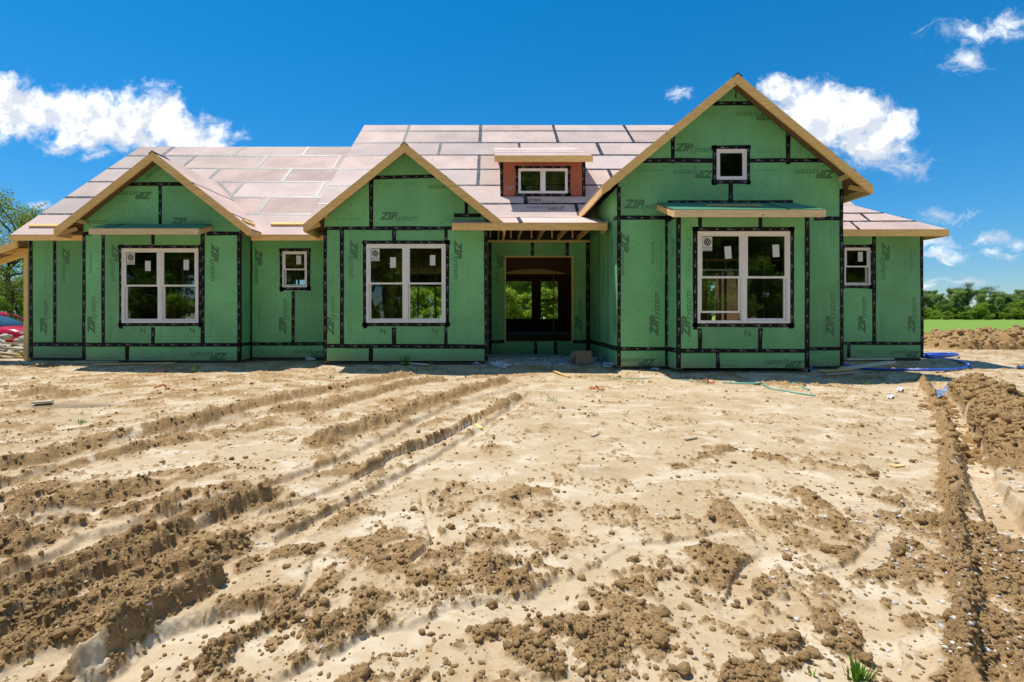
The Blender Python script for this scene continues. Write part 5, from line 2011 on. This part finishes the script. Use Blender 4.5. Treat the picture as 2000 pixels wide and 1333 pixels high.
plank('lumber_board', (1642, 733), (1742, 727), .14, .04, PALEW, 'pale board propped across the blue pipe by the right wall', za=0.10, zb=.20)
plank('lumber_board', (1604, 737), (1662, 733), .10, .03, PINE, 'short pine offcut lying under the propped board', lift=.02)
plank('lumber_board', (1612, 741), (1666, 738), .09, .03, GREYWOOD, 'lowest grey offcut in front of the propped board', lift=.01)
plank('lumber_board', (1650, 713), (1742, 712), .14, .04, PALEW, 'grey board lying flat along the foot of the right wing', lift=.03)
plank('lumber_board', (150, 716), (395, 714), .12, .03, PALEW, 'long weathered plank along the foot of the left gable', lift=.02)
plank('lumber_board', (190, 720), (340, 719), .07, .02, PINE, 'thin strip lying before the long plank at the left gable', lift=.015)
plank('lumber_board', (724, 714), (836, 724), .13, .025, PALEW, 'grey board slanting along the foot of the middle gable', lift=.03)
plank('lumber_board', (838, 720), (915, 715), .07, .02, GREYWOOD, 'thin grey strip right of the slanting board at the middle gable', lift=.03)
plank('lumber_board', (1004, 700), (1014, 722), .30, .03, GREYWOOD, 'short board lying on the porch gravel', za=.16, zb=.06)
plank('lumber_board', (65, 790), (102, 788), .12, .02, GREYWOOD, 'pale plank half sunk in the puddle at the left', lift=.03)
plank('wood_scrap', (1338, 861), (1360, 857), .03, .015, GREYWOOD, 'small grey stick on the smooth mud right of centre', 'stick', lift=.004)
plank('wood_scrap', (1156, 855), (1168, 850), .03, .015, GREYWOOD, 'small dark stick on the smooth mud in the centre', 'stick', lift=.004)
plank('wood_scrap', (928, 830), (940, 835), .05, .02, PINE, 'chip of pine in the tyre rut', 'wood chip', lift=.004)
plank('wood_scrap', (1743, 914), (1762, 912), .05, .008, PINE, 'pine shavings on the mud near the trench', 'wood chip', lift=.004)
plank('wood_scrap', (1080, 730), (1112, 738), .06, .02, PINE, 'pine offcut on the mud before the porch', 'wood chip', lift=.01)
plank('wood_scrap', (0, 758), (14, 758), .07, .02, PINE, 'pine offcut at the left edge of the mud', 'wood chip', lift=.01)
SHEET = simple('grey_membrane', (0.52, 0.51, 0.54), 0.6, 0.25, 6)
PLY = wood_mat('plywood_offcut', (0.42, 0.33, 0.22))


def sheet(name, pxs, mat, label, cat, t=.006, lift=.012, wav=.012, n=8, group=None):
    """a thin sheet lying on the ground: four photo pixels of its corners, left to right then back"""
    c = [np.array(GP(*p)) for p in pxs]
    mb = MB()
    V = []
    for i in range(n + 1):
        for j in range(n + 1):
            u, v = i / n, j / n
            p = c[0] * (1 - u) * (1 - v) + c[1] * u * (1 - v) + c[2] * u * v + c[3] * (1 - u) * v
            V.append((p[0], p[1], ground_z(*p) * .4 + lift + wav * (math.sin(u * 7 + v * 3) + math.sin(v * 8 - u * 4))))
    m_ = len(V)
    top = [(x, y, z + t) for x, y, z in V]
    id_ = lambda i, j: i * (n + 1) + j
    Fs = []
    for i in range(n):
        for j in range(n):
            a, b, cc, d_ = id_(i, j), id_(i + 1, j), id_(i + 1, j + 1), id_(i, j + 1)
            Fs += [(m_ + a, m_ + b, m_ + cc, m_ + d_), (a, d_, cc, b)]
    for i in range(n):
        for (a, b) in ((id_(i, 0), id_(i + 1, 0)), (id_(i + 1, n), id_(i, n)), (id_(0, i + 1), id_(0, i)), (id_(n, i), id_(n, i + 1))):
            Fs.append((a, b, m_ + b, m_ + a))
    mb.add(V + top, Fs)
    return tag(mb.build(name, mat, smooth=False), label, cat, group)


sheet('membrane_scrap', [(1386, 738), (1432, 738), (1418, 729), (1378, 729)], SHEET, 'grey membrane scrap with a wooden edge, leftmost before the bay', 'scrap sheet', t=.02)
sheet('membrane_scrap', [(1432, 735), (1466, 735), (1446, 727), (1420, 727)], SHEET, 'narrow pinkish-grey membrane scrap, second from the left before the bay', 'scrap sheet')
sheet('membrane_scrap', [(1510, 738), (1552, 739), (1498, 727), (1464, 727)], SHEET, 'long slanting membrane scrap, third from the left before the bay', 'scrap sheet')
sheet('membrane_scrap', [(1560, 737), (1602, 740), (1574, 728), (1530, 727)], SHEET, 'pale slanting membrane scrap, rightmost before the bay', 'scrap sheet')
sheet('plywood_offcut', [(525, 713), (578, 712), (604, 706), (545, 707)], PLY, 'dark plywood offcut on the ground below the small recessed window', 'plywood', lift=.04, wav=.004)
PAPW = simple('white_paper', (.75, .76, .78), .7, .06)
for (x, y, lab) in ((1757, 763, 'white scrap of paper on the mud, nearer the right wall'), (1738, 778, 'white scrap of paper on the mud, farther from the right wall')):
    sheet('paper_scrap', [(x - 6, y + 3), (x + 6, y + 3), (x + 7, y - 2), (x - 4, y - 2)], PAPW, lab, 'paper', t=.003, lift=.03, wav=.012, n=4)
BLUEP = simple('blue_plastic', (.22, .30, .46), .22, .45, 7, .8)
sheet('plastic_sheet', [(1832, 768), (1868, 760), (1862, 742), (1812, 746)], BLUEP, 'crumpled bluish plastic sheet lying in the trench', 'plastic sheet', t=.004, lift=-.03, wav=.03, n=16)
sheet('plastic_sheet', [(1985, 722), (2012, 722), (2012, 716), (1988, 717)], simple('dark_blue_plastic', (.03, .07, .2), .4, .3), 'dark blue scrap at the right edge', 'plastic sheet', lift=.03, wav=.01)

# blue water pipe
def tube_obj(name, pts, r, mat, label, cat, sides=8, sub=8):
    P_ = [np.array(p, float) for p in pts]
    out = []
    for i in range(len(P_) - 1):
        p0, p1, p2, p3 = P_[max(i - 1, 0)], P_[i], P_[i + 1], P_[min(i + 2, len(P_) - 1)]
        for k in range(sub):
            t = k / sub
            out.append(0.5 * ((2 * p1) + (-p0 + p2) * t + (2 * p0 - 5 * p1 + 4 * p2 - p3) * t * t + (-p0 + 3 * p1 - 3 * p2 + p3) * t ** 3))
    out.append(P_[-1])
    v, f = tubes([(out, np.full(len(out), r))], sides)
    me = np_mesh(name, v, f, mat, True)
    return tag(link(name, me), label, cat)


def g3(px, py, z):
    d = (CZ - z) * F / (py - HY)
    return (X(px, d), d, z)


BLUE = simple('blue_pipe', (.02, .10, .62), .35, .1, 4, .6)
pp = [(1580, 724, .02), (1590, 716, .11), (1612, 708, .20), (1640, 709, .19), (1668, 717, .08), (1700, 721, .03), (1760, 722.5, .03), (1820, 723, .03), (1860, 722, .03),
      (1888, 718, .03), (1892, 712, .03), (1878, 706.5, .04), (1850, 702, .05), (1815, 699, .06), (1780, 697.5, .07), (1800, 696.5, .08), (1845, 697, .09), (1870, 694, .09), (1862, 691, .10), (1825, 692, .11),
      (1808, 694, .12), (1840, 694.5, .13), (1868, 692.5, .13), (1850, 690.5, .13), (1800, 691.5, .1)]
def on_soil(p):
    x_, y_, z_ = g3(*p)
    g_ = ground_z(x_, y_)
    return g3(p[0], p[1], max(p[2], g_ + 0.035))


tube_obj('water_pipe', [on_soil(p) for p in pp], .028, BLUE, 'blue plastic pipe looping out past the right corner of the house', 'pipe')
MINT = simple('mint_strap', (.16, .47, .36), .5, .15)
tube_obj('packing_strap', [g3(1180, 738, .02), g3(1240, 740, .03), g3(1300, 739, .02), g3(1345, 744, .02), g3(1380, 748, .03)], .008, MINT, 'thin green strap lying left of the bay window', 'strap', 5, 5)
tube_obj('packing_strap', [g3(1412, 747, .02), g3(1450, 749, .03), g3(1480, 749, .05), g3(1515, 746, .04), g3(1545, 747, .03), g3(1580, 762, .02)], .014, MINT, 'green strap curling over a dirt lump before the bay', 'strap', 5, 5)
tube_obj('packing_strap', [g3(1490, 750, .04), g3(1505, 758, .03), g3(1540, 765, .02), g3(1592, 773, .02)], .012, MINT, 'lowest green strap before the bay, pointing right', 'strap', 5, 5)
ORANGE = simple('orange_ribbon', (.60, .16, .06), .7, .25)
for k, (x, y, lab) in enumerate(((1305, 736, 'orange ribbon scrap near the corner of the bay'), (1382, 746, 'torn orange ribbon before the bay'), (1166, 760, 'orange ribbon on the mud before the porch'),
                                 (316, 758, 'orange ribbon on the mud before the left gable'), (316, 724, 'small orange scrap by the left gable'))):
    a, b = g3(x - 14, y, .03), g3(x + 14, y + 1, .03)
    m1 = tuple((np.array(a) + np.array(b)) / 2 + (0, .04, .05))
    tube_obj('ribbon_scrap', [a, tuple(np.array(a) * .7 + np.array(b) * .3 + (0, -.05, .03)), m1, tuple(np.array(a) * .3 + np.array(b) * .7 + (0, .06, -.01)), b], .014, ORANGE, lab, 'ribbon', 4, 4)

# cardboard box in the porch
CARD = simple('cardboard', (.30, .235, .165), .8, .12, 5)
bx, by = GP(1138, 716)
by = 11.15
bx = X(1136, by)
box = empty('cardboard_box', (bx, by, .10), 0.12)
tag(box, 'cardboard box standing on the porch gravel by the right wall', 'box')
mb = MB()
mb.box(-.19, .19, -.16, .16, 0.0, .30)
mb.build('carton', CARD, box)
mb = MB()
mb.prism([(-.19, -.165, .30), (-.26, -.163, .06), (-.26, -.163, .26)], (0, .004, 0))
mb.prism([(-.191, -.15, .295), (-.30, -.13, .10), (-.30, .10, .10), (-.191, .15, .295)], (-.004, 0, 0))
mb.build('flap', CARD, box)
mb = MB()
mb.box(-.188, .188, -.158, .158, .3005, .306)
mb.build('lid', CARD, box)
# trash by the porch, bottle and cans
CRUMP = simple('silver_wrapper', (.55, .58, .66), .3, .5, 20, .8)
for (x, y, s, m_, lab) in ((978, 721, .16, CRUMP, 'crumpled silver wrapper at the left of the porch mouth'), (1180, 713, .15, BLUEP, 'crumpled blue-white bag beside the cardboard box'),
                           (1195, 720, .12, CRUMP, 'crumpled plastic at the right corner of the porch'), (930, 716, .10, CRUMP, 'plastic litter at the right foot of the middle gable'),
                           (1280, 727, .06, CRUMP, 'scrap of plastic at the foot of the right gable')):
    gx_, gy_ = GP(x, y, .04)
    v, f = lump_shapes(1, 3, int(x), 1.2, .5)[0]
    o_ = link('crumpled_wrapper', np_mesh('crumpled_wrapper', v * s, f, m_, False))
    o_.location = (gx_, gy_, max(ground_z(gx_, gy_), .03) + s * .2)
    tag(o_, lab, 'litter')


def lathe(prof, sides=14):
    V = [(r * math.cos(a), r * math.sin(a), z) for r, z in prof for a in np.arange(sides) / sides * 2 * math.pi]
    Fs = [(i * sides + j, i * sides + (j + 1) % sides, (i + 1) * sides + (j + 1) % sides, (i + 1) * sides + j) for i in range(len(prof) - 1) for j in range(sides)]
    return V, Fs


def bottle(px, py, mat, capmat, label, h=.17, r=.045):
    x, y = GP(px, py)
    e_ = empty('plastic_bottle', (x, y, ground_z(x, y) + r), 0.0)
    e_.rotation_euler = (math.radians(90), 0, math.radians(random.uniform(60, 110)))
    tag(e_, label, 'bottle')
    V, Fs = lathe([(0.001, 0), (r * .9, 0), (r, .02), (r, h * .65), (r * .45, h * .85), (r * .4, h * .92)])
    MB().add(V, Fs).build('body', mat, e_, True)
    V, Fs = lathe([(r * .46, h * .9), (r * .46, h), (.001, h)])
    MB().add(V, Fs).build('cap', capmat, e_)


WHITEP = simple('white_plastic', (.75, .76, .78), .35, .05)
REDP = simple('red_plastic', (.5, .05, .04), .4, .1)
bottle(394, 714, WHITEP, REDP, 'white bottle with a red cap before the left gable', .22, .06)
bottle(598, 713, CRUMP, WHITEP, 'clear bottle below the small recessed window', .22, .05)
bottle(640, 719, simple('dark_plastic', (.12, .09, .07), .4, .2), WHITEP, 'dark bottle at the left foot of the middle gable', .18, .05)


# grass tufts
def tuft(px, py, h, n, label, spread=.05):
    x, y = GP(px, py)
    V, Fs = [], []
    for k in range(n):
        a = random.uniform(0, 6.283)
        r0 = spread * random.random()
        bx_, by_ = r0 * math.cos(a), r0 * math.sin(a)
        L = h * random.uniform(.5, 1.1)
        ln = random.uniform(.1, .55)
        w_ = .0035 + h * .012
        t = (-math.sin(a), math.cos(a))
        b = len(V)
        for i, (q_, ww) in enumerate(((0, 1), (.45, .9), (.8, .55), (1.0, .1))):
            ox_, oz_ = ln * L * q_ * q_, L * q_
            cx_, cy_ = bx_ + math.cos(a) * ox_, by_ + math.sin(a) * ox_
            V += [(cx_ - t[0] * w_ * ww, cy_ - t[1] * w_ * ww, oz_), (cx_ + t[0] * w_ * ww, cy_ + t[1] * w_ * ww, oz_)]
        Fs += [(b + 2 * i, b + 2 * i + 1, b + 2 * i + 3, b + 2 * i + 2) for i in range(3)]
    o_ = MB().add(V, Fs).build('grass_tuft', GRASSM)
    o_.location = (x, y, ground_z(x, y) - .004)
    tag(o_, label, 'grass')


tuft(1675, 1328, .055, 46, 'grass tuft nearest the viewer, at the bottom right', .04)
tuft(1585, 1318, .04, 4, 'two thin grass blades left of the nearest tuft', .01)
tuft(791, 722, .24, 40, 'tallest green weed at the foot of the middle gable', .10)
tuft(841, 720, .12, 16, 'small weed right of the tallest one at the middle gable', .05)
tuft(683, 712, .20, 18, 'thin weed at the left foot of the middle gable', .05)
tuft(627, 711, .14, 14, 'weed in the corner beside the recessed wall', .05)
tuft(380, 729, .20, 24, 'weed on the mud before the left gable', .07)
tuft(647, 741, .09, 18, 'low weed on the mud before the middle gable', .10)
tuft(158, 827, .06, 22, 'low weed on the pale mud at the left', .05)
tuft(1078, 784, .10, 16, 'faint weed at the end of the tyre ruts', .09)
tuft(1690, 752, .08, 24, 'low weed before the right wing', .12)
tuft(1960, 752, .10, 30, 'pale weed patch right of the trench', .25)

# ------------------------------------------------------------------ rubble heap at the left end
lr_ = np.random.default_rng(31)
rk = lump_shapes(6, 3, 1200, .35, .6)
k = 0
spots = []
for i in range(44):
    x = -13.35 - abs(lr_.normal(0, 1.0))
    y = lr_.uniform(13.6, 15.2)
    z = .05 + .60 * math.exp(-((y - 14.7) / .7) ** 2) * lr_.uniform(.6, 1)
    spots.append((x, y, z, lr_.uniform(.10, .20)))
for x, y, z, s in spots:
    v, f = rk[lr_.integers(len(rk))]
    o_ = link('rubble_stone', np_mesh('rubble_stone', v * s, f, ROCK, True))
    o_.location = (x, y, z)
    o_.rotation_euler = (0, 0, lr_.uniform(0, 6))
    tag(o_, 'pale stone in the rubble heap left of the house', 'stone', 'stones of the rubble heap')
for i in range(16):
    x, y = -13.1 - abs(lr_.normal(0, .8)), lr_.uniform(12.7, 14.3)
    z = .06 + .33 * max(0, (y - 12.7) / 1.6) + lr_.uniform(0, .05)
    a = lr_.uniform(-.5, .5)
    L, w_ = lr_.uniform(.35, .75), lr_.uniform(.07, .15)
    mb = MB()
    mb.beam((x - L * math.cos(a), y - L * math.sin(a), z + lr_.uniform(-.05, .05)), (x + min(L, 1.2) * math.cos(a) * .6, y + L * math.sin(a) * .6, z + lr_.uniform(-.05, .08)), w_, .03)
    tag(mb.build('scrap_board', GREYWOOD if i % 3 else PINE), 'scrap board thrown on the rubble heap left of the house', 'board', 'boards of the rubble heap')
v, f = lump_shapes(1, 3, 2000, .5, .45)[0]
xs = np.concatenate([v * (1.9, 1.0, .62)])
o_ = link('rubble_earth', np_mesh('rubble_earth', xs, f, CLOD, True))
o_.location = (-14.6, 14.6, -.05)
tag(o_, 'low earth core of the rubble heap left of the house', 'dirt heap')

# ------------------------------------------------------------------ red car at the left edge
RED = simple('red_car_paint', (.55, .012, .035), .18, .03, 3, .6)
CARGLASS = simple('car_glass', (.05, .10, .15), .05, .1, 2, .9)
RUBBER = simple('tyre_rubber', (.02, .02, .02), .8, .1)
ALLOY = simple('alloy_rim', (.55, .56, .58), .3, .05, 4, .6, .8)
LAMP = simple('lamp_lens', (.75, .77, .8), .15, .05)
car = empty('parked_car', (-19.45, 18.2, -0.06))
tag(car, 'red saloon car parked behind the rubble heap, cut by the left edge', 'car')


def loft(sections, close=True):
    """sections: list of rings (equal length) of 3D points"""
    n = len(sections[0])
    V = [p for s in sections for p in s]
    Fs = []
    for i in range(len(sections) - 1):
        for j in range(n):
            k_ = (j + 1) % n
            Fs.append((i * n + j, i * n + k_, (i + 1) * n + k_, (i + 1) * n + j))
    if close:
        Fs.append(tuple(range(n - 1, -1, -1)))
        Fs.append(tuple((len(sections) - 1) * n + j for j in range(n)))
    return V, Fs


def car_ring(x, zb, zt, hw, tuck=.06):
    pts = []
    for a in np.arange(16) / 16 * 2 * math.pi:
        c, s = math.cos(a), math.sin(a)
        e_ = .55
        yy = hw * math.copysign(abs(c) ** e_, c)
        zz = (zb + zt) / 2 + (zt - zb) / 2 * math.copysign(abs(s) ** e_, s)
        yy *= 1 - tuck * max(0, (zz - .6)) / .4
        pts.append((x, yy, zz))
    return pts


bodyp = [(-2.25, .42, .72, .62), (-2.15, .28, .84, .80), (-1.7, .22, .93, .87), (-.9, .20, .95, .89), (.3, .20, .94, .89), (1.0, .20, .92, .88), (1.6, .22, .86, .86), (2.05, .26, .76, .80), (2.22, .36, .64, .62)]
V, Fs = loft([car_ring(*b) for b in bodyp])
MB().add(V, Fs).build('body', RED, car, True)
cab = [(-1.75, .88, .93, .70), (-1.35, .86, 1.20, .66), (-.75, .84, 1.42, .60), (0.0, .84, 1.45, .59), (.45, .84, 1.38, .60), (.95, .84, 1.10, .66), (1.30, .84, .90, .70)]
V, Fs = loft([car_ring(x, zb, zt, hw, .22) for x, zb, zt, hw in cab])
MB().add(V, Fs).build('cabin', CARGLASS, car, True)
roofp = [(-.95, 1.325, 1.36, .50), (-.75, 1.37, 1.435, .56), (0.0, 1.40, 1.47, .56), (.45, 1.33, 1.40, .56), (.62, 1.25, 1.31, .50)]
V, Fs = loft([car_ring(*b) for b in roofp])
MB().add(V, Fs).build('roof', RED, car, True)
for s in (-1, 1):
    for (xa, za, xb_, zb_) in ((.55, 1.33, 1.28, .92), (-.85, 1.36, -1.70, .93), (-.15, 1.43, -.15, .92)):
        mb = MB()
        mb.beam((xa, s * .56, za), (xb_, s * .70, zb_), .05, .06)
        mb.build('pillar', RED, car)
    MB().box(1.98, 2.16, s * .58 - .12, s * .58 + .12, .60, .70).build('headlight', LAMP, car)
    MB().box(.85, 1.0, s * .93 - .08, s * .93 + .08, .92, 1.04).build('mirror', RED, car)
    for xw in (-1.35, 1.35):
        prof = [(.20, -.1), (.31, -.1), (.33, -.06), (.33, .06), (.31, .1), (.20, .1)]
        V, Fs = lathe(prof, 20)
        V = [(xw + a, s * .78 + c, .32 + b) for a, b, c in V]
        w_ = MB().add(V, Fs).build('wheel', RUBBER, car, True)
        V, Fs = lathe([(.001, -.06), (.06, -.07), (.20, -.05), (.20, .05), (.06, .07), (.001, .06)], 20)
        V = [(xw + a, s * .78 + c, .32 + b) for a, b, c in V]
        MB().add(V, Fs).build('rim', ALLOY, w_, True)
bpy.context.view_layer.update()
